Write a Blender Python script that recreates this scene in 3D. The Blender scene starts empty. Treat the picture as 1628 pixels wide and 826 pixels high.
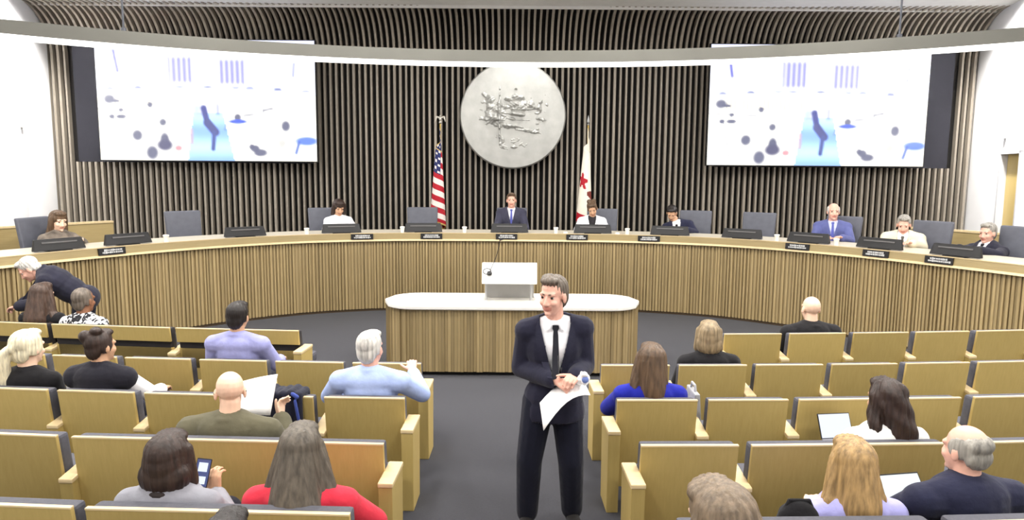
import bpy, bmesh, math, random
from mathutils import Vector, Matrix, Euler
from mathutils.bvhtree import BVHTree
random.seed(7)
PI = math.pi
SC = bpy.context.scene
COL = SC.collection
def R(a): return math.radians(a)
def V(*a): return Vector(a)

# ------------------------------------------------------------ colours / materials
def lin(c):
    c = c / 255.0
    return c / 12.92 if c <= 0.04045 else ((c + 0.055) / 1.055) ** 2.4
def rgb(r, g, b): return (lin(r), lin(g), lin(b), 1.0)
MATS = {}
def _base(name):
    m = bpy.data.materials.new(name); m.use_nodes = True
    nt = m.node_tree; b = nt.nodes['Principled BSDF']
    return m, nt, b
def mat(name, c, rough=0.6, metal=0.0, var=0.10, scale=6.0, bump=0.0, bscale=40.0, stretch=(1, 1, 1), attr=None, spec=0.4, sheen=0.0):
    """plain procedural material: base colour broken up by noise, optional bump"""
    if name in MATS: return MATS[name]
    m, nt, b = _base(name); n = nt.nodes; l = nt.links
    tc = n.new('ShaderNodeTexCoord'); mp = n.new('ShaderNodeMapping'); mp.inputs['Scale'].default_value = stretch
    l.new(tc.outputs['Object'], mp.inputs['Vector'])
    nz = n.new('ShaderNodeTexNoise'); nz.inputs['Scale'].default_value = scale; nz.inputs['Detail'].default_value = 5
    l.new(mp.outputs['Vector'], nz.inputs['Vector'])
    mr = n.new('ShaderNodeMapRange'); mr.inputs['To Min'].default_value = 1 - var; mr.inputs['To Max'].default_value = 1 + var
    mr.inputs['From Min'].default_value = 0.3; mr.inputs['From Max'].default_value = 0.7
    l.new(nz.outputs['Fac'], mr.inputs['Value'])
    mx = n.new('ShaderNodeMix'); mx.data_type = 'RGBA'; mx.blend_type = 'MULTIPLY'; mx.inputs[0].default_value = 1.0
    mx.inputs[6].default_value = c
    if attr:
        at = n.new('ShaderNodeVertexColor'); at.layer_name = attr
        l.new(at.outputs['Color'], mx.inputs[6])
    l.new(mr.outputs['Result'], mx.inputs[7])
    l.new(mx.outputs[2], b.inputs['Base Color'])
    b.inputs['Roughness'].default_value = rough; b.inputs['Metallic'].default_value = metal
    b.inputs['Specular IOR Level'].default_value = spec
    if sheen: b.inputs['Sheen Weight'].default_value = sheen
    if bump:
        n2 = n.new('ShaderNodeTexNoise'); n2.inputs['Scale'].default_value = bscale; n2.inputs['Detail'].default_value = 4
        l.new(mp.outputs['Vector'], n2.inputs['Vector'])
        bp = n.new('ShaderNodeBump'); bp.inputs['Strength'].default_value = bump; bp.inputs['Distance'].default_value = 0.02
        l.new(n2.outputs['Fac'], bp.inputs['Height']); l.new(bp.outputs['Normal'], b.inputs['Normal'])
    MATS[name] = m
    return m
def wood(name, c1, c2, stretch=(18, 18, 1.2), rough=0.42, scale=3.0, attr=None, rnd=0.10):
    """veneer: stretched noise grain between two tones, a little different on every object"""
    if name in MATS: return MATS[name]
    m, nt, b = _base(name); n = nt.nodes; l = nt.links
    tc = n.new('ShaderNodeTexCoord'); oi = n.new('ShaderNodeObjectInfo')
    ad = n.new('ShaderNodeVectorMath'); ad.operation = 'ADD'
    sc = n.new('ShaderNodeVectorMath'); sc.operation = 'SCALE'; sc.inputs['Scale'].default_value = 7.0
    cx = n.new('ShaderNodeCombineXYZ'); l.new(oi.outputs['Random'], cx.inputs['X']); l.new(oi.outputs['Random'], cx.inputs['Z'])
    l.new(cx.outputs['Vector'], sc.inputs[0]); l.new(tc.outputs['Object'], ad.inputs[0]); l.new(sc.outputs['Vector'], ad.inputs[1])
    mp = n.new('ShaderNodeMapping'); mp.inputs['Scale'].default_value = stretch; l.new(ad.outputs['Vector'], mp.inputs['Vector'])
    nz = n.new('ShaderNodeTexNoise'); nz.inputs['Scale'].default_value = scale; nz.inputs['Detail'].default_value = 8; nz.inputs['Roughness'].default_value = 0.6
    l.new(mp.outputs['Vector'], nz.inputs['Vector'])
    cr = n.new('ShaderNodeValToRGB'); cr.color_ramp.elements[0].position = 0.3; cr.color_ramp.elements[1].position = 0.7
    cr.color_ramp.elements[0].color = c1; cr.color_ramp.elements[1].color = c2
    l.new(nz.outputs['Fac'], cr.inputs['Fac'])
    hs = n.new('ShaderNodeHueSaturation'); mr = n.new('ShaderNodeMapRange')
    mr.inputs['To Min'].default_value = 1 - rnd; mr.inputs['To Max'].default_value = 1 + rnd
    l.new(oi.outputs['Random'], mr.inputs['Value']); l.new(mr.outputs['Result'], hs.inputs['Value']); l.new(cr.outputs['Color'], hs.inputs['Color'])
    out = hs.outputs['Color']
    if attr:
        at = n.new('ShaderNodeVertexColor'); at.layer_name = attr
        mx = n.new('ShaderNodeMix'); mx.data_type = 'RGBA'; mx.blend_type = 'MULTIPLY'; mx.inputs[0].default_value = 1.0
        l.new(out, mx.inputs[6]); l.new(at.outputs['Color'], mx.inputs[7]); out = mx.outputs[2]
    l.new(out, b.inputs['Base Color']); b.inputs['Roughness'].default_value = rough
    b.inputs['Specular IOR Level'].default_value = 0.35
    bp = n.new('ShaderNodeBump'); bp.inputs['Strength'].default_value = 0.05; l.new(nz.outputs['Fac'], bp.inputs['Height']); l.new(bp.outputs['Normal'], b.inputs['Normal'])
    MATS[name] = m
    return m
def emit(name, c, s, attr=None):
    if name in MATS: return MATS[name]
    m, nt, b = _base(name)
    b.inputs['Base Color'].default_value = (0.02, 0.02, 0.02, 1); b.inputs['Roughness'].default_value = 0.4
    b.inputs['Emission Color'].default_value = c; b.inputs['Emission Strength'].default_value = s
    if attr:
        at = nt.nodes.new('ShaderNodeVertexColor'); at.layer_name = attr
        nt.links.new(at.outputs['Color'], b.inputs['Emission Color'])
    MATS[name] = m
    return m

OAK = wood('oak_veneer', rgb(186, 162, 98), rgb(194, 170, 106))
OAKH = wood('oak_edge', rgb(214, 190, 145), rgb(226, 204, 160), stretch=(1.5, 16, 16))
OAKF = wood('oak_fascia', rgb(164, 144, 98), rgb(176, 156, 110), stretch=(1.2, 1.2, 18), rnd=0.02)
OAKS = wood('oak_slats', rgb(160, 140, 100), rgb(178, 158, 118), stretch=(20, 20, 1.0), attr='Col', rnd=0.02)
WSLAT = wood('wall_slat_wood', rgb(146, 137, 124), rgb(168, 159, 146), stretch=(20, 20, 1.0), attr='Col', rnd=0.0)
BLACK = mat('matt_black', rgb(22, 19, 17), 0.8, var=0.05)
NICHE = mat('niche_black', rgb(40, 40, 48), 0.85, var=0.05)
BLKPL = mat('black_plastic', rgb(20, 19, 21), 0.5, var=0.05)
GREYPL = mat('grey_plastic', rgb(120, 120, 126), 0.5, var=0.05)
SEATF = mat('seat_fabric', rgb(84, 84, 92), 0.85, var=0.10, scale=40, bump=0.15, bscale=300)
SEATD = mat('seat_fabric_dark', rgb(46, 43, 44), 0.85, var=0.10, scale=40, bump=0.15, bscale=300)
CHAIRF = mat('chair_leather', rgb(92, 94, 104), 0.6, var=0.08, scale=12, bump=0.08, bscale=60)
WHITEW = mat('white_plaster', rgb(238, 238, 240), 0.8, var=0.02, scale=3, bump=0.03, bscale=120)
CEILM = mat('ceiling_panel', rgb(226, 224, 220), 0.85, var=0.04)
CARPET = mat('carpet', rgb(58, 58, 64), 0.95, var=0.14, scale=60, bump=0.4, bscale=400, spec=0.1, sheen=0.13)
CARPET2 = mat('stage_carpet', rgb(66, 66, 74), 0.95, var=0.12, scale=60, bump=0.4, bscale=400, spec=0.1)
WHITEL = mat('white_laminate', rgb(240, 238, 232), 0.35, var=0.02)
STEEL = mat('brushed_steel', rgb(170, 170, 170), 0.35, metal=0.8, var=0.05)
GOLD = mat('gilt_metal', rgb(190, 160, 90), 0.35, metal=0.8, var=0.05)
PAPER = mat('white_paper', rgb(245, 245, 245), 0.7, var=0.01)

# ------------------------------------------------------------ mesh builder
class MB:
    def __init__(s): s.v = []; s.f = []; s.c = []; s.cc = (1, 1, 1, 1)
    def add(s, vs, fs):
        o = len(s.v); s.v += [tuple(p) for p in vs]; s.f += [tuple(i + o for i in f) for f in fs]; s.c += [s.cc] * len(fs); return s
    def hexa(s, p):   # 8 points: bottom ring 0-3, top ring 4-7
        return s.add(p, [(3, 2, 1, 0), (4, 5, 6, 7), (0, 1, 5, 4), (1, 2, 6, 5), (2, 3, 7, 6), (3, 0, 4, 7)])
    def box(s, c, d, M=None):
        x, y, z = d[0] / 2, d[1] / 2, d[2] / 2
        p = [V(-x, -y, -z), V(x, -y, -z), V(x, y, -z), V(-x, y, -z), V(-x, -y, z), V(x, -y, z), V(x, y, z), V(-x, y, z)]
        if M is not None: p = [M @ q for q in p]
        return s.hexa([q + Vector(c) for q in p])
    def lathe(s, prof, n=24, c=(0, 0, 0), M=None):
        vs = []; fs = []; k = len(prof)
        for i in range(n):
            a = 2 * PI * i / n
            for r, z in prof:
                p = V(r * math.cos(a), r * math.sin(a), z)
                if M is not None: p = M @ p
                vs.append(p + Vector(c))
        for i in range(n):
            j = (i + 1) % n
            for q in range(k - 1): fs.append((i * k + q, j * k + q, j * k + q + 1, i * k + q + 1))
        fs.append(tuple(i * k for i in range(n))[::-1]); fs.append(tuple(i * k + k - 1 for i in range(n)))
        return s.add(vs, fs)
    def ell(s, c, r, M=None, n=16, m=10):
        vs = [V(0, 0, -1)]; 
        for j in range(1, m):
            t = -PI / 2 + PI * j / m
            for i in range(n):
                a = 2 * PI * i / n; vs.append(V(math.cos(t) * math.cos(a), math.cos(t) * math.sin(a), math.sin(t)))
        vs.append(V(0, 0, 1)); fs = []
        for i in range(n):
            j = (i + 1) % n
            fs.append((0, 1 + j, 1 + i)); fs.append((len(vs) - 1, 1 + (m - 2) * n + i, 1 + (m - 2) * n + j))
            for q in range(m - 2): fs.append((1 + q * n + i, 1 + q * n + j, 1 + (q + 1) * n + j, 1 + (q + 1) * n + i))
        o = []
        for p in vs:
            p = V(p.x * r[0], p.y * r[1], p.z * r[2])
            if M is not None: p = M @ p
            o.append(p + Vector(c))
        return s.add(o, fs)
    def cap(s, a, b, ra, rb, n=12, hemi=3):   # tapered capsule
        a = Vector(a); b = Vector(b); d = b - a; L = d.length
        if L < 1e-6: return s.ell(a, (ra, ra, ra))
        q = d.to_track_quat('Z', 'Y').to_matrix()
        prof = []
        for i in range(hemi + 1):
            t = -PI / 2 + (PI / 2) * i / hemi; prof.append((max(ra * math.cos(t), 1e-4), ra * math.sin(t)))
        for i in range(hemi + 1):
            t = (PI / 2) * i / hemi; prof.append((max(rb * math.cos(t), 1e-4), L + rb * math.sin(t)))
        return s.lathe(prof, n, a, q)
    def tube(s, pts, r, n=8):
        for a, b in zip(pts[:-1], pts[1:]): s.cap(a, b, r, r, n, 2)
        return s
    def cyl(s, a, b, ra, rb=None, n=16):
        a = Vector(a); b = Vector(b); rb = ra if rb is None else rb
        q = (b - a).to_track_quat('Z', 'Y').to_matrix()
        return s.lathe([(ra, 0), (rb, (b - a).length)], n, a, q)
    def prism(s, poly, z0, z1):   # poly (x,y) ccw
        n = len(poly)
        vs = [(x, y, z0) for x, y in poly] + [(x, y, z1) for x, y in poly]
        fs = [tuple(range(n))[::-1], tuple(range(n, 2 * n))] + [(i, (i + 1) % n, n + (i + 1) % n, n + i) for i in range(n)]
        return s.add(vs, fs)
    def sweep(s, path, sec, closed=False):
        """path: list of (origin, right, up); sec: list of (a,b)"""
        k = len(sec); vs = []; fs = []
        for o, r, u in path:
            for a, b in sec: vs.append(Vector(o) + Vector(r) * a + Vector(u) * b)
        for i in range(len(path) - 1):
            for q in range(k): fs.append((i * k + q, i * k + (q + 1) % k, (i + 1) * k + (q + 1) % k, (i + 1) * k + q))
        fs.append(tuple(range(k))[::-1]); fs.append(tuple((len(path) - 1) * k + q for q in range(k)))
        return s.add(vs, fs)
    def mesh(s, name, col=False):
        me = bpy.data.meshes.new(name); me.from_pydata(s.v, [], s.f)
        if col:
            a = me.color_attributes.new('Col', 'FLOAT_COLOR', 'CORNER'); i = 0; buf = []
            for f, c in zip(s.f, s.c): buf += list(c) * len(f)
            a.data.foreach_set('color', buf)
        me.update()
        return me
    def build(s, name, m, parent=None, smooth=False, bevel=0.0, seg=2, col=False, fix=True, angle=35):
        me = s.mesh(name, col)
        if fix or bevel:
            bm = bmesh.new(); bm.from_mesh(me)
            if fix: bmesh.ops.recalc_face_normals(bm, faces=bm.faces)
            if bevel:
                ed = [e for e in bm.edges if len(e.link_faces) == 2 and e.calc_face_angle(0) > R(30)]
                bmesh.ops.bevel(bm, geom=ed, offset=bevel, segments=seg, affect='EDGES', clamp_overlap=True, profile=0.6)
            bm.to_mesh(me); bm.free()
        return link(name, me, m, parent, smooth, angle)
def link(name, me, m, parent=None, smooth=False, angle=35):
    o = bpy.data.objects.new(name, me); COL.objects.link(o)
    if m is not None:
        me.materials.clear(); me.materials.append(m)
    if smooth:
        me.polygons.foreach_set('use_smooth', [True] * len(me.polygons))
        if smooth != 'all': me.set_sharp_from_angle(angle=R(angle))
    if parent is not None: o.parent = parent
    return o
def thing(name, label, cat, loc=(0, 0, 0), rz=0.0, group=None):
    o = bpy.data.objects.new(name, None); COL.objects.link(o); o.empty_display_size = 0.1
    o.location = loc; o.rotation_euler = (0, 0, rz)
    return tag(o, label, cat, group)
def tag(o, label, cat, group=None, kind=None):
    o['label'] = label; o['category'] = cat
    if group: o['group'] = group
    if kind: o['kind'] = kind
    return o
def struct(o, label=None, cat=None):
    o['kind'] = 'structure'
    if label: o['label'] = label
    if cat: o['category'] = cat
    return o
def copy_tree(o, parent=None):
    c = o.copy(); COL.objects.link(c)
    if parent is not None: c.parent = parent
    for ch in list(o.children): copy_tree(ch, c)
    return c
def remesh(mb, vox, it=2, fac=0.5):
    me = mb.mesh('tmp'); o = bpy.data.objects.new('tmp', me); COL.objects.link(o)
    m = o.modifiers.new('r', 'REMESH'); m.mode = 'VOXEL'; m.voxel_size = vox; m.use_smooth_shade = True
    if it:
        s = o.modifiers.new('s', 'SMOOTH'); s.factor = fac; s.iterations = it
    dg = bpy.context.evaluated_depsgraph_get(); dg.update()
    r = bpy.data.meshes.new_from_object(o.evaluated_get(dg))
    bpy.data.objects.remove(o); bpy.data.meshes.remove(me)
    return r

# ------------------------------------------------------------ camera
cam = bpy.data.cameras.new('camera'); camo = bpy.data.objects.new('camera', cam); COL.objects.link(camo)
cam.sensor_width = 36; cam.lens = 36 * 1150 / 1628; cam.clip_start = 0.05
camo.matrix_world = Matrix.Translation((0, 0, 2.5)) @ Matrix.Rotation(R(90 - 7.1), 4, 'X') @ Matrix.Rotation(R(0.45), 4, 'Z')
SC.camera = camo

# ------------------------------------------------------------ room shell
ZC = 5.72
MB().box((0, 6.6, -0.05), (20.4, 19.4, 0.1)).build('floor', CARPET)['kind'] = 'structure'
struct(MB().box((0, 5.9, ZC + 0.06), (20.4, 17.8, 0.12)).build('ceiling', CEILM))
def wall_poly(name, pts, z0, z1, t, m):
    b = MB()
    for (a, c) in zip(pts[:-1], pts[1:]):
        a = Vector((a[0], a[1], 0)); c = Vector((c[0], c[1], 0)); d = (c - a).normalized(); n = V(-d.y, d.x, 0) * t
        b.hexa([a + V(0, 0, z0), c + V(0, 0, z0), c + n + V(0, 0, z0), a + n + V(0, 0, z0), a + V(0, 0, z1), c + V(0, 0, z1), c + n + V(0, 0, z1), a + n + V(0, 0, z1)])
    return struct(b.build(name, m))
wall_poly('wall_left', [(-8.9, -2.9), (-8.9, 12.0), (-9.23, 13.2), (-9.55, 14.3), (-9.74, 15.9)], 0, 6.3, 0.15, WHITEW)
wall_poly('wall_rear', [(9.0, -2.9), (-9.0, -2.9)], 0, 6.0, 0.15, WHITEW)
# right wall with a door opening between d1 and d2
d1 = V(9.52, 14.2, 0); d2 = V(9.23, 13.2, 0)
w = MB()
def wseg(b, a, c, z0, z1, t=0.15):
    a = Vector((a[0], a[1], 0)); c = Vector((c[0], c[1], 0)); d = (c - a).normalized(); n = V(-d.y, d.x, 0) * t
    b.hexa([a + V(0, 0, z0), c + V(0, 0, z0), c + n + V(0, 0, z0), a + n + V(0, 0, z0), a + V(0, 0, z1), c + V(0, 0, z1), c + n + V(0, 0, z1), a + n + V(0, 0, z1)])
for a, c in (((9.74, 15.9), (9.55, 14.3)), ((9.55, 14.3), (9.52, 14.2)), ((9.23, 13.2), (8.9, 12.0)), ((8.9, 12.0), (8.9, -2.9))): wseg(w, a, c, 0, 6.3)
wseg(w, d1, d2, 2.93, 6.3)
struct(w.build('wall_right', WHITEW))
dr = bpy.data.objects.new('door_1', None); COL.objects.link(dr); dr.location = (d1 + d2) / 2; dr['kind'] = 'structure'
dr.rotation_euler = (0, 0, math.atan2(d2.y - d1.y, d2.x - d1.x))
W = (d2 - d1).length
GREYF = mat('door_frame_grey', rgb(196, 196, 200), 0.6, var=0.03)
b = MB()
for x in (-W / 2 + 0.03, W / 2 - 0.03): b.box((x, 0.04, 1.47), (0.06, 0.2, 2.92))
b.box((0, 0.04, 2.9), (W, 0.2, 0.06)); b.build('door_frame', GREYF, dr)
b = MB(); b.box((0, 0.09, 1.44), (W - 0.13, 0.05, 2.86)); lf = b.build('door_leaf', OAK, dr, bevel=0.004)
b = MB(); b.tube([(0.34, 0.065, 1.3), (0.34, 0.0, 1.3), (0.34, 0.0, 1.7), (0.34, 0.065, 1.7)], 0.012); b.build('door_handle', STEEL, dr, smooth=True)

# slatted back wall: near-black backing, vertical slats that bend forward under the ceiling
def wy(x): return 15.8 - 0.0043 * x * x
NX0, NX1, NZ0, NZ1 = 4.30, 9.22, 2.60, 5.10
b = MB(); xs = [-9.85 + 19.7 * i / 40 for i in range(41)]
for x0, x1 in zip(xs[:-1], xs[1:]):
    y0, y1 = wy(x0) + 0.16, wy(x1) + 0.16
    b.hexa([(x0, y0, 0), (x1, y1, 0), (x1, y1 + 0.1, 0), (x0, y0 + 0.1, 0), (x0, y0, 4.85), (x1, y1, 4.85), (x1, y1 + 0.1, 4.85), (x0, y0 + 0.1, 4.85)])
    pr = []
    for k in range(9):
        t = k / 8 * PI / 2; pr.append((-0.95 * (1 - math.cos(t)), 4.85 + 0.95 * math.sin(t)))
    for (a0, z0), (a1, z1) in zip(pr[:-1], pr[1:]):
        b.add([(x0, y0 + a0, z0), (x1, y1 + a0, z0), (x1, y1 + a1, z1), (x0, y0 + a1, z1)], [(0, 1, 2, 3)])
wb = struct(b.build('wall_back', BLACK, fix=False))
sl = MB(); rs = random.Random(3)
def slat_path(x, za, zb, bend):
    y = wy(x); pts = [(y, za), (y, zb)]
    if bend:
        pts = [(y, za), (y, 4.85)]
        for k in range(1, 9):
            t = k / 8 * PI / 2; pts.append((y - 0.95 * (1 - math.cos(t)), 4.85 + 0.86 * math.sin(t)))
    return pts
N = 158
for i in range(N):
    x = -9.71 + 19.42 * i / (N - 1)
    g = rs.uniform(0.78, 1.05); sl.cc = (g, g, g, 1); wd = rs.choice((0.040, 0.044, 0.052))
    segs = [(0.3, 5.0, True)]
    if NX0 < abs(x) < NX1: segs = [(0.3, NZ0, False), (NZ1, 5.2, True)]
    for za, zb, bend in segs:
        P = slat_path(x, za, zb, bend) if not (za > 4.85) else [(wy(x) - 0.95 * (1 - math.cos(t)), 4.85 + 0.86 * math.sin(t)) for t in [0.29 + (PI / 2 - 0.29) * k / 8 for k in range(9)]]
        path = []
        for k, (y, z) in enumerate(P):
            a = P[max(k - 1, 0)]; c = P[min(k + 1, len(P) - 1)]
            tn = V(0, c[0] - a[0], c[1] - a[1]).normalized(); nrm = V(0, -tn.z, tn.y)
            path.append(((x, y, z), (1, 0, 0), nrm))
        sl.sweep(path, [(-wd / 2, -0.11), (wd / 2, -0.11), (wd / 2, 0.0), (-wd / 2, 0.0)])
sl.build('slats', WSLAT, wb, col=True)
# dark recess panels that carry the two screens
for sgn, nm in ((-1, 'screen_niche'), (1, 'screen_niche')):
    b = MB(); b.box((sgn * (NX0 + NX1) / 2, 15.62, (NZ0 + NZ1) / 2), (NX1 - NX0, 0.22, NZ1 - NZ0)); b.build(nm, NICHE, wb)
# trim where the slats end under the ceiling
b = MB(); b.box((0, 14.86, 5.70), (19.6, 0.05, 0.06)); struct(b.build('trim_1', CEILM))

# ------------------------------------------------------------ dais curve (plan), measured front panel line
DP = [(0, 12.8), (1.1, 12.79), (2.2, 12.68), (3.4, 12.28), (4.2, 11.75), (4.8, 11.2), (5.3, 10.6), (5.7, 10.0), (6.1, 9.3), (6.45, 8.6), (6.75, 7.9)]
q = [V(-x, y) for x, y in DP[:0:-1]] + [V(x, y) for x, y in DP]
q = [2 * q[0] - q[1]] + q + [2 * q[-1] - q[-2]]
DC = []
for i in range(1, len(q) - 2):
    p0, p1, p2, p3 = q[i - 1:i + 3]
    for k in range(20):
        t = k / 20; DC.append(0.5 * ((2 * p1) + (p2 - p0) * t + (2 * p0 - 5 * p1 + 4 * p2 - p3) * t * t + (3 * p1 - p0 - 3 * p2 + p3) * t ** 3))
DC.append(q[-2])
for _ in range(60): DC = [DC[0]] + [0.25 * a + 0.5 * c + 0.25 * e for a, c, e in zip(DC[:-2], DC[1:-1], DC[2:])] + [DC[-1]]
DS = [0.0]
for a, c in zip(DC[:-1], DC[1:]): DS.append(DS[-1] + (c - a).length)
DL = DS[-1] / 2
def _dc(s):
    s = min(max(s + DL, 0), DS[-1]); 
    lo, hi = 0, len(DS) - 1
    while hi - lo > 1:
        m = (lo + hi) // 2
        if DS[m] <= s: lo = m
        else: hi = m
    t = (s - DS[lo]) / (DS[hi] - DS[lo]); return DC[lo].lerp(DC[hi], t)
def dais(s, off=0.0):
    """point at arc length s (0 = middle) and offset off behind the front panel; and the tangent angle"""
    p = _dc(s); t = (_dc(s + 0.06) - _dc(s - 0.06)).normalized(); n = V(-t.y, t.x)
    return V(p.x + n.x * off, p.y + n.y * off, 0), math.atan2(t.y, t.x)
def dpath(s0, s1, n, z=0.0):
    out = []
    for i in range(n + 1):
        p, a = dais(s0 + (s1 - s0) * i / n); out.append((V(p.x, p.y, z), V(-math.sin(a), math.cos(a), 0), V(0, 0, 1)))
    return out
ZS = 0.65   # raised floor behind the dais
st = MB(); n = 90; PL = [dais(-9.0 + 18.0 * i / n, 0.08)[0] for i in range(n + 1)]; PB = [dais(-9.0 + 18.0 * i / n, 2.05)[0] for i in range(n + 1)]
for i in range(n):
    p = [PL[i], PL[i + 1], PB[i + 1], PB[i]]
    st.hexa([v + V(0, 0, 0.01) for v in p] + [v + V(0, 0, ZS) for v in p])
struct(st.build('floor_stage', CARPET2, fix=True), 'raised carpeted floor behind the curved dais', 'floor')

desk = thing('council_desk', 'long curved oak council desk with a ribbed front and a pale top ledge', 'desk', (0, 0, 0))
S1 = 9.0
# ribbed front: vertical strips of different width and depth
b = MB(); rs = random.Random(11); s = -S1; kk = 0
while s < S1:
    kk += 1; wd = rs.choice((0.022, 0.027, 0.033)); g = (rs.choice((0.92, 1.0, 1.08)) if kk % 2 else rs.choice((0.62, 0.70, 0.78))) * rs.uniform(0.95, 1.05); b.cc = (g, g * 0.985, g * 0.96, 1)  # every second, recessed strip has groove shade put into its darker colour
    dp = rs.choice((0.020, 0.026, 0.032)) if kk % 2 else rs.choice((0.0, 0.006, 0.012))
    p0, a0 = dais(s); p1, a1 = dais(s + wd - 0.001); n0 = V(-math.sin(a0), math.cos(a0), 0); n1 = V(-math.sin(a1), math.cos(a1), 0)
    q = [p0 + n0 * (0.03 - dp), p1 + n1 * (0.03 - dp), p1 + n1 * 0.08, p0 + n0 * 0.08]
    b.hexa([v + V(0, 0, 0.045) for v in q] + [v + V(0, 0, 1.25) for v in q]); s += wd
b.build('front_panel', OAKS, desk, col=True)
b = MB(); b.sweep(dpath(-S1, S1, 120), [(0.06, 0.0), (0.10, 0.0), (0.10, 1.25), (0.06, 1.25)]); b.sweep(dpath(-S1, S1, 120), [(0.035, 0.0), (0.06, 0.0), (0.06, 0.05), (0.035, 0.05)])
b.build('kick_plate', mat('kick_brown', rgb(74, 58, 40), 0.7, var=0.05), desk)
b = MB(); b.sweep(dpath(-S1, S1, 120), [(-0.045, 1.245), (0.10, 1.245), (0.10, 1.275), (-0.03, 1.275)]); b.build('ledge', OAKH, desk)
b = MB(); b.sweep(dpath(-S1, S1, 120), [(-0.02, 1.275), (0.10, 1.275), (0.10, 1.358), (0.03, 1.358), (0.03, 1.374), (0.0, 1.374)]); b.build('fascia', wood('oak_desk_fascia', rgb(146, 128, 88), rgb(158, 140, 98), stretch=(1.2, 1.2, 18), rnd=0.02), desk)
TOPM = mat('desk_top_laminate', rgb(205, 197, 180), 0.4, var=0.04)
b = MB(); b.sweep(dpath(-S1, S1, 120), [(0.031, 1.359), (0.85, 1.359), (0.85, 1.376), (0.031, 1.376)]); b.build('worktop', TOPM, desk)
b = MB(); b.sweep(dpath(-S1, S1, 120), [(-0.004, 1.374), (0.034, 1.374), (0.034, 1.384), (-0.004, 1.384)]); b.build('top_edge', OAKH, desk)
b = MB(); b.sweep(dpath(-S1, S1, 120), [(0.30, ZS), (0.33, ZS), (0.33, 1.356), (0.30, 1.356)]); b.build('modesty_panel', OAK, desk)
# low oak parapet walls behind the two ends of the dais
for sg, nm in ((-1, 'wall_parapet_left'), (1, 'wall_parapet_right')):
    b = MB(); pth = []
    for i in range(31):
        p, a = dais(sg * (5.72 + 3.2 * i / 30), 2.05); pth.append((p, V(-math.sin(a), math.cos(a), 0), V(0, 0, 1)))
    b.sweep(pth, [(0, 0.0), (0.10, 0.0), (0.10, 1.57), (0, 1.57)]); o = struct(b.build(nm, OAKF))
    b = MB(); b.sweep(pth, [(-0.015, 1.57), (0.115, 1.57), (0.115, 1.60), (-0.015, 1.60)]); b.build('parapet_cap', OAKH, o)
# ------------------------------------------------------------ things on the dais
ordn = ['first', 'second', 'third', 'fourth', 'fifth', 'sixth', 'seventh', 'eighth', 'ninth', 'tenth', 'eleventh', 'twelfth']
def desk_pos(s, off, z):
    p, a = dais(s, off); return (p.x, p.y, z), a
# monitors
proto = thing('desk_monitor', '', 'monitor')
b = MB(); b.hexa([(-0.34, -0.03, 0.012), (0.34, -0.03, 0.012), (0.34, 0.05, 0.012), (-0.34, 0.05, 0.012), (-0.31, 0.02, 0.165), (0.31, 0.02, 0.165), (0.31, 0.06, 0.165), (-0.31, 0.06, 0.165)])
b.build('casing', BLKPL, proto, bevel=0.012)
b = MB(); M = Matrix.Rotation(R(-20), 3, 'X'); b.box((0, 0.0, 0.118), (0.46, 0.012, 0.020), M); b.build('back_strip', mat('monitor_strip', rgb(88, 86, 86), 0.5, var=0.05), proto)
b = MB(); b.box((0, 0.035, 0.02), (0.12, 0.06, 0.05)); b.box((0, 0.05, 0.006), (0.30, 0.18, 0.012)); b.build('stand', BLKPL, proto, bevel=0.003)
SM = [(-7.24, 'in front of the woman with long brown hair'), (-6.3, 'beside the empty chair nearest that woman'), (-4.53, 'between the empty chair and the dark-haired woman in white'),
      (-2.97, 'in front of the dark-haired woman in white'), (-1.58, 'in front of the empty chair beside the striped flag'), (-0.05, 'in front of the young man under the round seal'),
      (1.43, 'in front of the woman below the white flag'), (2.75, 'in front of the dark-haired man bending down'), (3.93, 'in front of the empty chair next to the bald man'),
      (4.99, 'in front of the bald man in a blue suit'), (6.06, 'in front of the man in a cream jacket'), (7.12, 'in front of the grey-haired man in a dark suit')]
for i, (s, t) in enumerate(SM):
    o = proto if i == 0 else copy_tree(proto)
    loc, a = desk_pos(s, 0.13, 1.377); o.location = loc; o.rotation_euler = (0, 0, a)
    tag(o, 'black desk monitor ' + t, 'monitor', 'monitors along the council desk')
# name plates: black holder with an unreadable pale inscription
SP = [(-6.63, 'above the bending man'), (-2.64, 'below the dark-haired woman in white'), (-1.43, 'below the empty chair by the striped flag'), (-0.1, 'below the young man under the seal'), (1.15, 'below the white flag'),
      (2.41, 'below the dark-haired man bending down'), (4.89, 'below the bald man in blue'), (6.1, 'below the man in a cream jacket'), (7.0, 'below the grey-haired man in a dark suit')]
INK = mat('plate_inscription', rgb(205, 205, 205), 0.5, var=0.15, scale=30)
for i, (s, t) in enumerate(SP):
    loc, a = desk_pos(s, -0.035, 1.276)
    o = thing('name_plate', 'black name plate on the desk ' + t, 'name plate', loc, a, 'name plates on the council desk')
    b = MB(); b.hexa([(-0.19, -0.008, 0.0), (0.19, -0.008, 0), (0.19, 0.012, 0), (-0.19, 0.012, 0), (-0.19, 0.0, 0.098), (0.19, 0.0, 0.098), (0.19, 0.03, 0.098), (-0.19, 0.03, 0.098)]); b.build('holder', BLKPL, o, bevel=0.003)
    b = MB(); rs = random.Random(40 + i); x = -0.12
    for row, (z, hw) in enumerate(((0.068, 0.115), (0.036, 0.14))):
        x = -hw
        while x < hw:
            wd = rs.uniform(0.012, 0.03); y = -0.0085 + 0.008 * z / 0.105
            b.box((x + wd / 2, y, z), (wd, 0.006, rs.uniform(0.018, 0.030))); x += wd + rs.uniform(0.002, 0.008)
    b.build('inscription', INK, o)
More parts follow.
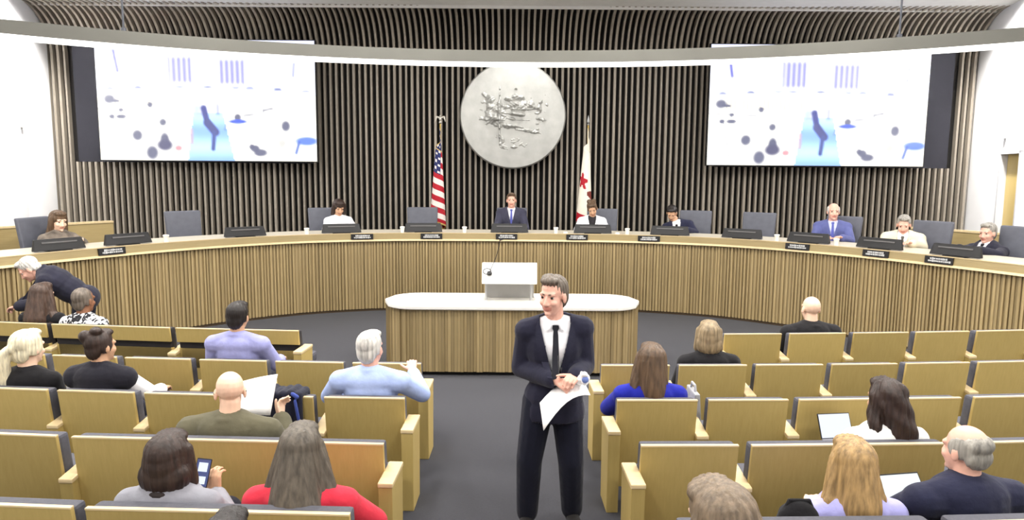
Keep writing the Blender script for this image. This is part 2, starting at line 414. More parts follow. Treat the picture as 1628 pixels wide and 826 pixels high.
# cups
CUPM = mat('cup_white', rgb(240, 238, 230), 0.5, var=0.02)
proto = thing('paper_cup', '', 'cup')
b = MB(); b.lathe([(0.030, 0), (0.042, 0.095), (0.044, 0.10), (0.040, 0.10), (0.029, 0.006)], 20); b.build('cup_body', CUPM, proto, smooth=True)
b = MB(); b.lathe([(0.0435, 0.092), (0.045, 0.092), (0.045, 0.104), (0.036, 0.112), (0.001, 0.112)], 20); b.build('lid', CUPM, proto, smooth=True)
SCU = [(-5.77, 'beside the empty chair below the screen showing the aisle'), (-3.55, 'beside the dark-haired woman in white'), (-1.94, 'beside the empty chair by the striped flag'), (-0.85, 'between the striped flag and the young man under the seal'),
       (0.78, 'between the young man and the white flag'), (2.03, 'beside the woman below the white flag'), (4.51, 'by the empty chair next to the bald man'), (5.44, 'in front of the bald man in a blue suit')]
for i, (s, t) in enumerate(SCU):
    o = proto if i == 0 else copy_tree(proto)
    loc, a = desk_pos(s, 0.10, 1.377); o.location = loc; tag(o, 'white paper cup ' + t, 'cup', 'white cups on the council desk')
# small white saucer-like things beside the woman below the white flag
for s, t in ((0.95, 'on the desk between the young man and the white flag'), (1.86, 'next to the cup of the woman below the white flag')):
    loc, a = desk_pos(s, 0.10, 1.377)
    o = thing('computer_mouse', 'small white rounded mouse ' + t, 'mouse', loc, a + 0.3)
    b = MB(); b.ell((0, 0, 0.012), (0.04, 0.06, 0.026), None, 16, 8); b.build('shell', CUPM, o, smooth=True)
    b = MB(); b.ell((0, 0.03, 0.038), (0.006, 0.014, 0.006), None, 8, 6); b.build('scroll_wheel', GREYPL, o, smooth=True)
# high-backed chairs
proto = thing('office_chair', '', 'chair')
b = MB()
for k in range(1):
    b.hexa([(-0.28, 0.20, 0.46), (0.28, 0.20, 0.46), (0.28, 0.28, 0.46), (-0.28, 0.28, 0.46), (-0.30, 0.30, 1.11), (0.30, 0.30, 1.11), (0.30, 0.37, 1.11), (-0.30, 0.37, 1.11)])
b.build('backrest', CHAIRF, proto, bevel=0.03, seg=3, smooth=True)
b = MB(); b.box((0, -0.04, 0.45), (0.54, 0.52, 0.11)); b.build('seat', CHAIRF, proto, bevel=0.035, seg=3, smooth=True)
for x in (-0.30, 0.30):
    b = MB(); b.box((x, -0.02, 0.64), (0.06, 0.34, 0.035)); b.box((x * 0.98, 0.06, 0.53), (0.03, 0.05, 0.22)); b.build('armrest', BLKPL, proto, bevel=0.008)
b = MB(); b.cyl((0, 0, 0.07), (0, 0, 0.40), 0.028, 0.024)
b.build('gas_stem', STEEL, proto, smooth=True)
b = MB()
for k in range(5):
    a = 2 * PI * k / 5; b.cap((0, 0, 0.09), (0.28 * math.cos(a), 0.28 * math.sin(a), 0.06), 0.025, 0.016, 8)
base = b.build('star_base', BLKPL, proto, smooth=True)
for k in range(5):
    a = 2 * PI * k / 5; b = MB(); b.cyl((0.28 * math.cos(a) - 0.02, 0.28 * math.sin(a), 0.03), (0.28 * math.cos(a) + 0.02, 0.28 * math.sin(a), 0.03), 0.03); b.build('caster', BLKPL, base, smooth=True)
SCH = [(-6.82, 0.40, 'behind the woman with long brown hair'), (-5.02, 0, 'standing empty nearest the woman with long brown hair'), (-3.11, 0, 'behind the dark-haired woman in white'), (-1.63, 0, 'standing empty beside the striped flag'),
       (-0.01, 0, 'behind the young man under the round seal'), (1.63, 0, 'behind the woman below the white flag'), (3.04, 0, 'behind the dark-haired man bending down'), (3.89, 0, 'standing empty next to the bald man'),
       (5.05, 0, 'behind the bald man in a blue suit'), (6.2, 0, 'behind the man in a cream jacket'), (7.3, 0, 'behind the grey-haired man in a dark suit')]
for i, (s, tw, t) in enumerate(SCH):
    o = proto if i == 0 else copy_tree(proto)
    loc, a = desk_pos(s, 1.12, ZS); o.location = loc; o.rotation_euler = (0, 0, a + tw); tag(o, 'grey high-backed office chair ' + t, 'chair', 'office chairs behind the council desk')

# ------------------------------------------------------------ wall displays
def lerp(a, b, t): return a + (b - a) * t
def disp_col(u, t):
    """picture on the wall displays: the over-exposed room itself; u 0..1 across, t 0..1 down"""
    c = [0.93, 0.94, 1.0]
    if t > 0.45: c = [1.0, 0.99, 0.94]
    if t < 0.1: c = [0.80, 0.82, 0.95]
    rs = lambda a, bb: 0.5 + 0.5 * math.sin(a * 91.7 + bb * 13.3)
    def soft(d, w): return max(0.0, min(1.0, 0.5 - d / w))
    def rect(x0, y0, x1, y1, col, k=1.0, w=0.02):
        d = max(x0 - u, u - x1, (y0 - t) * 0.55, (t - y1) * 0.55); f = soft(d, w) * k
        for i in range(3): c[i] = lerp(c[i], col[i], f)
    def el(x, y, rx, ry, col, k=1.0):
        d = (((u - x) / rx) ** 2 + ((t - y) / ry) ** 2) ** 0.5 - 1; f = soft(d, 0.5) * k
        for i in range(3): c[i] = lerp(c[i], col[i], f)
    def line(x0, y0, x1, y1, wd, col, k=1.0):
        dx, dy = x1 - x0, (y1 - y0) * 0.55; L = dx * dx + dy * dy; h = max(0, min(1, ((u - x0) * dx + (t - y0) * 0.55 * dy) / L))
        d = math.hypot(u - x0 - dx * h, (t - y0) * 0.55 - dy * h) - wd; f = soft(d, 0.008) * k
        for i in range(3): c[i] = lerp(c[i], col[i], f)
    st = 0.8 + 0.2 * math.sin(u * 260)
    rect(0.33, 0.14, 0.44, 0.35, (0.76 * st, 0.76 * st, 0.90), 0.9); rect(0.56, 0.16, 0.68, 0.36, (0.78 * st, 0.78 * st, 0.92), 0.9)
    rect(0.22, 0.28, 0.33, 0.38, (0.80, 0.83, 1.0), 0.8); rect(0.68, 0.30, 0.85, 0.42, (0.82, 0.84, 0.99), 0.7)
    line(0.085, 0.09, 0.10, 0.26, 0.006, (0.35, 0.36, 0.72)); line(0.905, 0.19, 0.90, 0.29, 0.004, (0.5, 0.52, 0.85))
    for k in range(15):
        x = 0.06 + k * 0.064; el(x, 0.385 + 0.03 * ((x - 0.45) * 2) ** 2, 0.018, 0.010, (0.35, 0.38, 0.55), 0.75 * rs(k, 1))
    if 0.42 < t < 0.54 and 0.08 < u < 0.44:
        f = 0.16 * (0.5 + 0.5 * math.sin(u * 330)); c[0] -= f; c[1] -= f * 1.1; c[2] -= f * 1.3
    rect(0.28, 0.545, 0.46, 0.63, (0.80, 0.93, 1.0), 0.8)
    # aisle
    xa = lerp(0.435, 0.405, (t - 0.63) / 0.37); xb = lerp(0.575, 0.62, (t - 0.63) / 0.37)
    if t > 0.60 and xa < u < xb:
        f = 0.5 + 0.5 * math.sin(t * 23); 
        for i in range(3): c[i] = lerp((0.50, 0.66, 0.98)[i], (0.70, 0.86, 1.0)[i], f)
    rect(0.44, 0.535, 0.50, 0.63, (0.62, 0.66, 0.80), 0.7); rect(0.545, 0.53, 0.555, 0.61, (0.35, 0.38, 0.6), 0.8)
    line(0.485, 0.56, 0.50, 0.68, 0.013, (0.22, 0.25, 0.52)); line(0.50, 0.68, 0.535, 0.76, 0.018, (0.25, 0.28, 0.50)); line(0.53, 0.76, 0.522, 0.90, 0.009, (0.25, 0.30, 0.55))
    D = (0.34, 0.35, 0.45)
    for x, y, rx, ry in ((0.055, 0.49, 0.024, 0.035), (0.08, 0.505, 0.02, 0.014), (0.24, 0.535, 0.012, 0.022), (0.105, 0.58, 0.010, 0.016), (0.105, 0.635, 0.022, 0.017), (0.062, 0.635, 0.012, 0.018), (0.175, 0.79, 0.022, 0.042), (0.295, 0.68, 0.015, 0.028),
                         (0.24, 0.935, 0.026, 0.055), (0.64, 0.635, 0.015, 0.028), (0.86, 0.705, 0.019, 0.042), (0.715, 0.895, 0.02, 0.028), (0.74, 0.93, 0.03, 0.03), (0.70, 0.88, 0.012, 0.02)): el(x, y, rx, ry, D, 0.95)
    el(0.84, 0.85, 0.018, 0.035, (0.66, 0.66, 0.66), 0.7); el(0.30, 0.83, 0.02, 0.06, D); el(0.30, 0.87, 0.034, 0.045, (0.3, 0.3, 0.42))
    el(0.64, 0.67, 0.04, 0.018, (0.25, 0.35, 0.80)); el(0.955, 0.83, 0.05, 0.035, (0.36, 0.48, 0.90)); line(0.92, 0.84, 0.905, 0.93, 0.006, (0.3, 0.4, 0.7))
    el(0.362, 0.895, 0.016, 0.022, (1.0, 0.50, 0.55), 0.9)
    line(0.07, 0.655, 0.10, 0.93, 0.003, D, 0.5); line(0.0, 0.57, 0.22, 0.585, 0.003, D, 0.55); line(0.76, 0.575, 0.80, 0.56, 0.004, D, 0.8); line(0.67, 0.62, 0.71, 0.61, 0.004, D, 0.7)
    line(0.76, 0.575, 0.755, 0.61, 0.003, D, 0.6); line(0.92, 0.6, 0.93, 0.71, 0.003, D, 0.4); line(0.59, 0.67, 0.58, 0.74, 0.003, D, 0.5); line(0.425, 0.74, 0.425, 0.85, 0.008, (0.7, 0.6, 0.65), 0.8)
    return [max(0.0, min(1.0, x)) for x in c] + [1.0]
DISPM = emit('display_picture', (1, 1, 1, 1), 1.35, attr='Col')
NU, NT = 170, 96
me = bpy.data.meshes.new('display_panel')
vs = [((i / NU - 0.5) * 4.50, 0, (0.5 - j / NT) * 2.44) for j in range(NT + 1) for i in range(NU + 1)]
fs = [(j * (NU + 1) + i, (j + 1) * (NU + 1) + i, (j + 1) * (NU + 1) + i + 1, j * (NU + 1) + i + 1) for j in range(NT) for i in range(NU)]
me.from_pydata(vs, [], fs); ca = me.color_attributes.new('Col', 'FLOAT_COLOR', 'POINT'); buf = []
for j in range(NT + 1):
    for i in range(NU + 1):
        c = disp_col(i / NU, j / NT); buf += [c[0] ** 2.2, c[1] ** 2.2, c[2] ** 2.2, 1.0]
ca.data.foreach_set('color', buf); me.update()
for x, z, t in ((-6.325, 3.86, 'large lit wall screen showing the room, nearest the striped flag'), (6.29, 3.855, 'large lit wall screen showing the room, nearest the white flag')):
    o = thing('wall_display', t, 'screen', (x, 15.2, z), 0, 'wall screens')
    b = MB(); b.box((0, 0.055, 0), (4.54, 0.10, 2.48)); b.build('housing', BLKPL, o, bevel=0.006)
    b = MB(); b.box((0, 0.20, 0.3), (1.2, 0.22, 0.3)); b.build('wall_bracket', BLKPL, o)
    link('display_panel', me, DISPM, o)

# ------------------------------------------------------------ round seal
def seal_h(x, y):
    """relief height over the unit disc (x right, y up)"""
    r = math.hypot(x, y); h = 0.05 * (1 - r * r)
    def g(cx, cy, rx, ry, k, p=2.0, rot=0.0):
        ca, sa = math.cos(rot), math.sin(rot); dx, dy = x - cx, y - cy; dx, dy = ca * dx + sa * dy, -sa * dx + ca * dy
        d = (abs(dx / rx) ** p + abs(dy / ry) ** p); return k * math.exp(-d * d) if d < 3 else 0.0
    h += 0.07 * math.exp(-((r - 0.965) / 0.022) ** 2)
    h += 0.02 * math.exp(-((r - 0.80) / 0.012) ** 2) * (0.6 if y > -0.4 else 1.0)
    if r < 0.78:
        m = 0.34 + 0.10 * math.sin(x * 9 + 1) + 0.05 * math.sin(x * 23) + 0.03 * math.sin(x * 41)   # mountain line
        if y < m and y > -0.1: h += 0.05 + 0.03 * math.sin(x * 31 + y * 17) * math.sin(y * 23 - x * 9)
        if -0.28 < y < 0.12 and -0.12 < x < 0.5: h += 0.028 * math.sin(y * 62 + 1.5 * math.sin(x * 9))     # water
    h += g(-0.36, 0.08, 0.16, 0.20, 0.09) + g(-0.42, 0.30, 0.14, 0.07, 0.07, 2, 0.4) + g(-0.30, -0.14, 0.22, 0.12, 0.08, 2, -0.4)
    h += g(-0.25, 0.0, 0.022, 0.55, 0.09, 4)                                    # staff
    h += g(0.04, 0.33, 0.24, 0.05, 0.07, 2, 0.1) + g(0.12, 0.18, 0.20, 0.09, 0.09) + g(0.10, 0.03, 0.17, 0.05, 0.07) + g(0.34, -0.02, 0.10, 0.12, -0.05) + g(0.45, 0.18, 0.16, 0.16, 0.05)
    h += g(0.22, -0.27, 0.34, 0.05, 0.10, 2, -0.22) + g(-0.05, -0.20, 0.12, 0.05, 0.07)
    h += g(-0.24, -0.48, 0.10, 0.16, 0.10, 2, 0.5) + g(-0.26, -0.46, 0.05, 0.09, -0.07) + g(0.06, -0.5, 0.16, 0.12, 0.07) + g(0.38, -0.42, 0.18, 0.06, 0.05, 2, -0.3)
    a = math.atan2(x, -y)
    if 0.80 < r < 0.93 and abs(a) < 1.0:
        k = a * 11.5; fr = k - math.floor(k)
        if 0.18 < fr < 0.8: h += 0.06 * (0.6 + 0.4 * math.sin(math.floor(k) * 7.3 + r * 90))
    h += g(0.52, -0.18, 0.12, 0.16, 0.06) + g(-0.55, -0.22, 0.10, 0.20, 0.06) + g(0.30, -0.58, 0.14, 0.08, 0.07) + g(-0.05, -0.62, 0.20, 0.05, 0.06) + g(0.0, 0.52, 0.42, 0.05, 0.05, 2, 0.05) + g(-0.5, 0.42, 0.10, 0.12, 0.05) + g(0.5, 0.42, 0.16, 0.08, 0.05)
    if r < 0.74: h += 0.012 * math.sin(x * 33 + 2 * math.sin(y * 17)) * math.sin(y * 29 + 2 * math.sin(x * 13))
    h += 0.012 * math.sin(x * 57 + 3 * math.sin(y * 31)) * math.sin(y * 49 + 2 * math.sin(x * 23))
    return h
SEALM = mat('cast_metal', rgb(176, 176, 172), 0.38, metal=0.35, var=0.10, scale=5, bump=0.05, bscale=30)
RS = 1.11; NR, NA = 110, 260; vs = []; fs = []
for j in range(NR + 1):
    r = j / NR
    for i in range(NA):
        a = 2 * PI * i / NA; x, y = r * math.cos(a), r * math.sin(a)
        vs.append((x * RS, -0.10 - 0.95 * seal_h(x, y), y * RS))
for j in range(NR):
    for i in range(NA):
        k = (i + 1) % NA; fs.append((j * NA + i, j * NA + k, (j + 1) * NA + k, (j + 1) * NA + i))
me = bpy.data.meshes.new('relief'); me.from_pydata(vs, [], fs); me.update()
o = thing('wall_seal', 'large round grey metal state seal in relief on the slatted wall', 'seal', (-0.005, 15.68, 3.64))
link('relief', me, SEALM, o, smooth='all')
b = MB(); b.lathe([(1.09, -0.10), (1.115, -0.07), (1.12, -0.02), (1.12, 0.11), (1.10, 0.12)], 96, (0, -0.1, 0), Matrix.Rotation(R(-90), 3, 'X')); b.build('rim', SEALM, o, smooth=True)

# ------------------------------------------------------------ flags
def flag(name, label, x, colf, fin):
    o = thing(name, label, 'flag', (x, 14.85, ZS), 0, 'flags on poles')
    b = MB(); b.cyl((0, 0, 0.04), (0, 0, 2.76), 0.014); b.build('pole', GOLD, o, smooth=True)
    b = MB(); b.lathe([(0.001, 0.0), (0.15, 0.0), (0.15, 0.02), (0.05, 0.05), (0.022, 0.10), (0.001, 0.10)], 24); b.build('base', GOLD, o, smooth=True)
    b = MB()
    if fin == 'eagle':
        b.ell((0, 0, 2.79), (0.03, 0.03, 0.03)); b.ell((0, 0, 2.86), (0.026, 0.024, 0.05)); b.ell((0, -0.01, 2.915), (0.017, 0.022, 0.02)); b.cap((0, -0.025, 2.912), (0, -0.045, 2.905), 0.007, 0.003)
        for sg in (-1, 1):
            b.cap((sg * 0.02, 0, 2.88), (sg * 0.075, 0, 2.90), 0.022, 0.02); b.cap((sg * 0.075, 0, 2.90), (sg * 0.10, 0, 2.81), 0.02, 0.008)
        nm = 'eagle_finial'
    else:
        b.ell((0, 0, 2.77), (0.022, 0.022, 0.018)); b.lathe([(0.001, 2.78), (0.014, 2.79), (0.028, 2.83), (0.001, 2.96)], 12); nm = 'spear_finial'
    b.build(nm, STEEL if fin != 'eagle' else mat('eagle_metal', rgb(205, 200, 190), 0.35, metal=0.6, var=0.05), o, smooth=True)
    NUf, NVf = 110, 78; vs = []; fs = []; me = bpy.data.meshes.new('flag_cloth')
    for j in range(NVf + 1):
        v = j / NVf
        for i in range(NUf + 1):
            u = i / NUf
            z = 2.70 - 1.50 * (1 - v) - 0.62 * u
            sp = max(0.0, (2.72 - z) / 2.0); amp = 0.05 + 0.20 * min(1, sp)
            ph = u * 5.5 * PI + 0.5 * math.sin(3 * v + u * 4)
            xx = -0.01 + amp * (0.95 * math.sin(ph * 0.5 - 0.5) * 0.55 + 0.55 * math.sin(ph + 0.4) * 0.65) * (0.3 + 0.7 * min(1, u * 3))
            yy = -0.02 - 0.10 * u - (0.02 + 0.07 * sp) * math.cos(ph) * (0.2 + 0.8 * min(1, u * 3))
            vs.append((xx, yy, z))
    cols = []
    for j in range(NVf):
        for i in range(NUf):
            a = j * (NUf + 1) + i; fs.append((a, a + 1, a + NUf + 2, a + NUf + 1)); cols.append(colf((i + 0.5) / NUf, (j + 0.5) / NVf))
    me.from_pydata(vs, [], fs); at = me.color_attributes.new('Col', 'FLOAT_COLOR', 'CORNER'); buf = []
    for c in cols: buf += list(c) * 4
    at.data.foreach_set('color', buf); me.update()
    cl = link('flag_cloth', me, mat('flag_fabric', (1, 1, 1, 1), 0.7, var=0.05, attr='Col'), o, smooth='all')
    md = cl.modifiers.new('t', 'SOLIDIFY'); md.thickness = 0.004
RED, WHT, BLU, FRN = rgb(175, 20, 40), rgb(240, 232, 225), rgb(30, 40, 95), rgb(205, 175, 105)
def us(u, v):
    if u > 0.975 or v < 0.02 or v > 0.985: return FRN
    if u < 0.78 and v > 0.68:
        a = u / 0.78 * 15; c = (v - 0.68) / 0.32 * 7
        if (int(a) + int(c)) % 2 == 0 and abs(a % 1 - 0.5) < 0.32 and abs(c % 1 - 0.5) < 0.32: return WHT
        return BLU
    return RED if int((1 - v) * 13) % 2 == 0 else WHT
def ca_(u, v):
    if u > 0.985: return FRN
    if v < 0.13: return RED
    a = math.atan2(v - 0.58, (u - 0.70) * 1.5); r = math.hypot((u - 0.70) * 1.5, v - 0.58)
    if r < 0.085 + 0.03 * math.cos(5 * (a - PI / 2)): return RED
    if math.hypot((u - 0.86) * 1.2, (v - 0.44) * 2) < 0.12: return rgb(120, 50, 40)
    return rgb(246, 240, 224)
flag('national_flag', 'stars and stripes flag with gold fringe hanging from an eagle-topped pole', -1.47, us, 'eagle')
flag('state_flag', 'white flag with a red star and red stripe hanging from a spear-topped pole', 1.52, ca_, 'spear')

# ------------------------------------------------------------ pendant ring light
ring = thing('pendant_light', 'long curved suspended light with a grey fascia and glowing underside', 'light', (0, 0.6, 3.94))
path = []; RR = 9.5
for i in range(81):
    a = R(-52 + 104 * i / 80); d = V(math.sin(a), math.cos(a), 0); path.append((d * RR, d, V(0, 0, 1)))
RINGM = mat('ring_fascia', rgb(88, 87, 81), 0.55, var=0.05, scale=3)
b = MB(); b.sweep(path, [(-0.08, 0.0), (0.08, 0.0), (0.08, 0.155), (-0.08, 0.155)]); b.build('fascia', RINGM, ring)
b = MB(); b.sweep(path, [(-0.082, -0.045), (0.07, -0.045), (0.07, 0.0), (-0.082, 0.0)]); b.build('diffuser', emit('led_diffuser', (1, 0.98, 0.93, 1), 2.8), ring)
for a in (-29.3, 29.0):
    d = V(math.sin(R(a)), math.cos(R(a)), 0) * RR
    b = MB(); b.cyl(d + V(0, 0, 0.15), d + V(0, 0, 1.79), 0.012, None, 8); b.cyl(d + V(0, 0, 0.15), d + V(0, 0, 0.20), 0.03, None, 12); b.build('cable', mat('cable_grey', rgb(70, 72, 78), 0.5, metal=0.5, var=0.05), ring, smooth=True)

# ------------------------------------------------------------ wall cameras and fittings
for (x, y, z, rz, t) in ((-9.53, 14.2, 3.3, R(-75), 'small white wall camera with a dark lens, on the wall nearest the striped flag'), (9.50, 14.15, 3.24, R(75), 'small white wall camera with a dark lens, above the oak door'), ):
    o = thing('wall_camera', t, 'camera', (x, y, z), rz)
    b = MB(); b.box((0, 0.03, 0), (0.10, 0.06, 0.12)); b.cap((0, 0.0, 0), (0, -0.10, -0.01), 0.03, 0.03); b.build('housing', CUPM, o, bevel=0.004)
    b = MB(); b.cyl((0, -0.13, 0.02), (0, -0.22, -0.06), 0.05, 0.06, 14); b.build('lens', BLKPL, o, smooth=True)
o = thing('smoke_detector', 'small round white sensor with a dark centre beside the wall camera by the door', 'sensor', (9.26, 13.28, 3.28), R(75))
b = MB(); b.lathe([(0.09, 0.0), (0.09, 0.03), (0.06, 0.06), (0.001, 0.06)], 20, (0, 0, 0), Matrix.Rotation(R(90), 3, 'X')); b.build('housing', CUPM, o, smooth=True)
b = MB(); b.ell((0, -0.06, 0), (0.03, 0.02, 0.03)); b.build('lens', BLKPL, o, smooth=True)

# ------------------------------------------------------------ speakers' table and lectern
tb = thing('speakers_table', 'oval speakers table with a white top and ribbed oak front', 'table', (0.005, 9.0, 0))
def oval(wd, d0, d1, n=12, inset=0.0):
    """plan outline of the table, ccw: gently bowed front, round ends"""
    pts = []; hw = wd / 2 - inset
    for i in range(41):
        x = -hw + 2 * hw * i / 40; e = max(0.0, abs(x) - (hw - 0.42)) / 0.42
        pts.append((x, d0 + inset + 0.45 * (1 - math.sqrt(max(0, 1 - e * e)))  ))
    for i in range(41):
        x = hw - 2 * hw * i / 40; e = max(0.0, abs(x) - (hw - 0.42)) / 0.42
        pts.append((x, d1 - inset - 0.45 * (1 - math.sqrt(max(0, 1 - e * e)))))
    return pts
TO = oval(3.20, -0.46, 0.48)
b = MB(); b.prism(TO, 0.825, 0.875); b.build('table_top', WHITEL, tb, bevel=0.012, seg=2)
b = MB(); rs = random.Random(5); IN = oval(3.10, -0.40, 0.42)
per = []; 
for i in range(len(IN)):
    a = V(*IN[i], 0); c = V(*IN[(i + 1) % len(IN)], 0); L = (c - a).length; k = max(1, round(L / 0.04))
    for j in range(k): per.append((a.lerp(c, j / k), a.lerp(c, (j + 1) / k)))
for a, c in per:
    if (c - a).length < 1e-4: continue
    t = (c - a).normalized(); nn = V(t.y, -t.x, 0); g = rs.choice((0.66, 0.76, 0.84, 0.92, 1.0)); b.cc = (g, g * 0.985, g * 0.96, 1); dp = rs.choice((0.0, 0.006, 0.012, 0.02))
    p = [a + nn * dp, c - t * 0.003 + nn * dp, c - t * 0.003 - nn * 0.04, a - nn * 0.04]
    b.hexa([v + V(0, 0, 0.05) for v in p] + [v + V(0, 0, 0.825) for v in p])
b.build('ribbed_panel', OAKS, tb, col=True)
b = MB(); b.prism(oval(3.02, -0.36, 0.38), 0.0, 0.825); b.build('plinth', BLKPL, tb)
lc = thing('lectern', 'grey tabletop lectern with a sloping white reading surface', 'lectern', (-0.03, 9.0, 0.875))
b = MB(); b.hexa([(-0.34, -0.18, 0.225), (0.34, -0.18, 0.225), (0.35, 0.17, 0.425), (-0.35, 0.17, 0.425), (-0.34, -0.18, 0.25), (0.34, -0.18, 0.25), (0.35, 0.17, 0.45), (-0.35, 0.17, 0.45)]); b.build('reading_surface', WHITEL, lc, bevel=0.005)
b = MB(); b.box((0, 0.06, 0.14), (0.62, 0.02, 0.24)); b.build('back_panel', mat('lectern_grey', rgb(150, 148, 145), 0.4, metal=0.3, var=0.05), lc)
for x in (-0.29, 0.27):
    for y in (-0.12, 0.10):
        b = MB(); b.cyl((x, y, 0.012), (x, y, 0.26 + (0.12 if y > 0 else 0)), 0.014); b.build('post', STEEL, lc, smooth=True)
b = MB(); b.box((0, 0, 0.008), (0.66, 0.30, 0.016)); b.build('base', mat('lectern_base', rgb(205, 202, 196), 0.35, metal=0.2, var=0.05), lc, bevel=0.004)
mi = thing('gooseneck_microphone', 'black gooseneck microphone curling over the white lectern', 'microphone', (-0.30, 8.94, 1.20))
b = MB(); b.lathe([(0.001, 0.0), (0.035, 0.0), (0.03, 0.02), (0.001, 0.025)], 18, (0.02, 0, 0.012), Matrix.Rotation(R(29), 3, 'X')); b.build('base', BLKPL, mi, smooth=True)
b = MB(); P = []
for i in range(19):
    t = i / 18; P.append((0.02 + 0.13 * t + 0.02 * math.sin(t * PI), 0.06 + 0.05 * math.sin(t * 3), 0.03 + 0.40 * t))
b.tube(P, 0.0045, 6); b.build('gooseneck', BLKPL, mi, smooth=True)
b = MB(); b.cap(P[-1], (0.19, 0.02, 0.45), 0.013, 0.013); b.build('capsule', BLKPL, mi, smooth=True)
b = MB(); P = [(0.02 + 0.05 * math.sin(2 * PI * i / 16) - 0.03, 0.01 + 0.05 * math.cos(2 * PI * i / 16), 0.04 + 0.028 * math.cos(2 * PI * i / 16)) for i in range(17)]; b.tube(P, 0.006, 6); b.build('cord_loop', BLKPL, mi, smooth=True)

# ------------------------------------------------------------ auditorium seats
def make_seat(name, wd, slot=False):
    """wooden back panel (rear face near y=0, leaning), upholstery in front, seat and armrest panels"""
    o = thing(name, '', 'seat'); h = wd / 2
    def ylean(z): return 0.135 * (0.81 - z)
    def panel(z0, z1, t0, t1, mm, nm, e=0.0, bev=0.004):
        b = MB(); b.hexa([(-h + e, ylean(z0) + t0, z0), (h - e, ylean(z0) + t0, z0), (h - e, ylean(z0) + t1, z0), (-h + e, ylean(z0) + t1, z0), (-h + e, ylean(z1) + t0, z1), (h - e, ylean(z1) + t0, z1), (h - e, ylean(z1) + t1, z1), (-h + e, ylean(z1) + t1, z1)])
        return b.build(nm, mm, o, bevel=bev)
    if slot:
        bp = panel(0.655, 0.805, 0, 0.028, OAK, 'back_panel'); panel(0.10, 0.585, 0.03, 0.058, OAK, 'lower_panel')
    else: bp = panel(0.10, 0.805, 0, 0.028, OAK, 'back_panel')
    b = MB(); b.box((0, 0.013, 0.8085), (wd, 0.028, 0.009)); b.build('edge_strip', OAKH, bp)
    panel(0.34, 0.80, 0.03, 0.125, SEATD if slot else SEATF, 'backrest', 0.004, 0.02)
    b = MB(); b.box((0, 0.36, 0.40), (wd - 0.02, 0.48, 0.11)); b.build('seat', SEATF, o, bevel=0.03)
    b = MB(); b.box((0, 0.36, 0.33), (wd - 0.06, 0.44, 0.03)); b.box((0, 0.3, 0.165), (0.12, 0.16, 0.33)); b.build('seat_pan', OAK, o)
    return o
def arm(o, x, aisle=False):
    h = 0.0425
    b = MB()
    if aisle:
        b.hexa([(x - h, -0.13, 0), (x + h, -0.13, 0), (x + h, 0.16, 0), (x - h, 0.16, 0), (x - h, -0.15, 0.60), (x + h, -0.15, 0.60), (x + h, 0.18, 0.60), (x - h, 0.18, 0.60)])
    else:
        b.hexa([(x - h, 0.02, 0), (x + h, 0.02, 0), (x + h, 0.28, 0), (x - h, 0.28, 0), (x - h, -0.02, 0.515), (x + h, -0.02, 0.515), (x + h, 0.30, 0.56), (x - h, 0.30, 0.56)])
    p = b.build('end_panel' if aisle else 'armrest', OAK, o, bevel=0.004)
    b = MB(); z0, z1, y0, y1 = (0.60, 0.60, -0.155, 0.185) if aisle else (0.515, 0.56, -0.025, 0.305)
    b.hexa([(x - h - 0.004, y0, z0), (x + h + 0.004, y0, z0), (x + h + 0.004, y1, z1), (x - h - 0.004, y1, z1), (x - h - 0.004, y0, z0 + 0.03), (x + h + 0.004, y0, z0 + 0.03), (x + h + 0.004, y1, z1 + 0.03), (x - h - 0.004, y1, z1 + 0.03)])
    b.build('arm_cap', OAKH, p, bevel=0.008)
ROWD = {'A': 7.36, 'B': 6.15, 'C': 5.185, 'D': 4.295, 'E': 3.37, 'F': 2.5}
def rowd(r, x): return ROWD[r] + 0.0118 * x * x
ROWN = {'A': 'front', 'B': 'second', 'C': 'third', 'D': 'fourth', 'E': 'fifth', 'F': 'sixth'}
G = [(0.79 + 0.686 * i, 1.39 + 0.686 * i) for i in range(7)]
GA = [(2.235 + 0.70 * i, 2.845 + 0.70 * i) for i in range(5)]
SEATS = []   # row, side, x0, x1
def put(r, sd, spans):
    for k, (a, c) in enumerate(spans): SEATS.append((r, sd, k, a, c))
put('A', -1, [(2.23, 3.56), (3.625, 4.965), (5.03, 6.36)]); put('A', 1, GA)
put('B', -1, G[:6]); put('B', 1, G[:6])
put('C', -1, G[:5]); put('C', 1, [G[0], G[1], (2.16, 3.42), (3.53, 4.13)])
put('D', -1, [(0.786, 2.765), (2.87, 4.12)]); put('D', 1, [(0.81, 1.42), (1.504, 2.762), (2.87, 4.12)])
put('E', -1, [(0.79, 2.118), (2.19, 3.5)]); put('E', 1, [(0.82, 2.08), (2.165, 3.42)])
put('F', -1, [(0.85, 1.45)]); put('F', 1, [(0.57, 1.17)])
PROTO = {}
KW = {1: 'single', 2: 'double', 3: 'triple'}
OCC = {('B', -1, 2): 'of the man in a lavender shirt', ('C', -1, 0): 'of the white-haired man in a light blue shirt', ('C', -1, 1): 'with a dark jacket hung over its back',
       ('C', -1, 3): 'of the dark-haired person in a black vest', ('C', -1, 4): 'of the white-blond woman with a ponytail', ('D', -1, 0): 'of the bald man in an olive jacket', ('E', -1, 0): 'of the women in red and grey',
       ('C', 1, 0): 'of the woman in royal blue', ('B', 1, 1): 'of the blond woman in black', ('A', 1, 1): 'of the bald man in black', ('D', 1, 1): 'of the dark-haired woman in white',
       ('E', 1, 0): 'of the blond woman in lavender', ('E', 1, 1): 'of the balding man in navy', ('F', 1, 0): 'of the person with highlighted brown hair', ('F', -1, 0): 'of the dark-haired person at the bottom edge'}
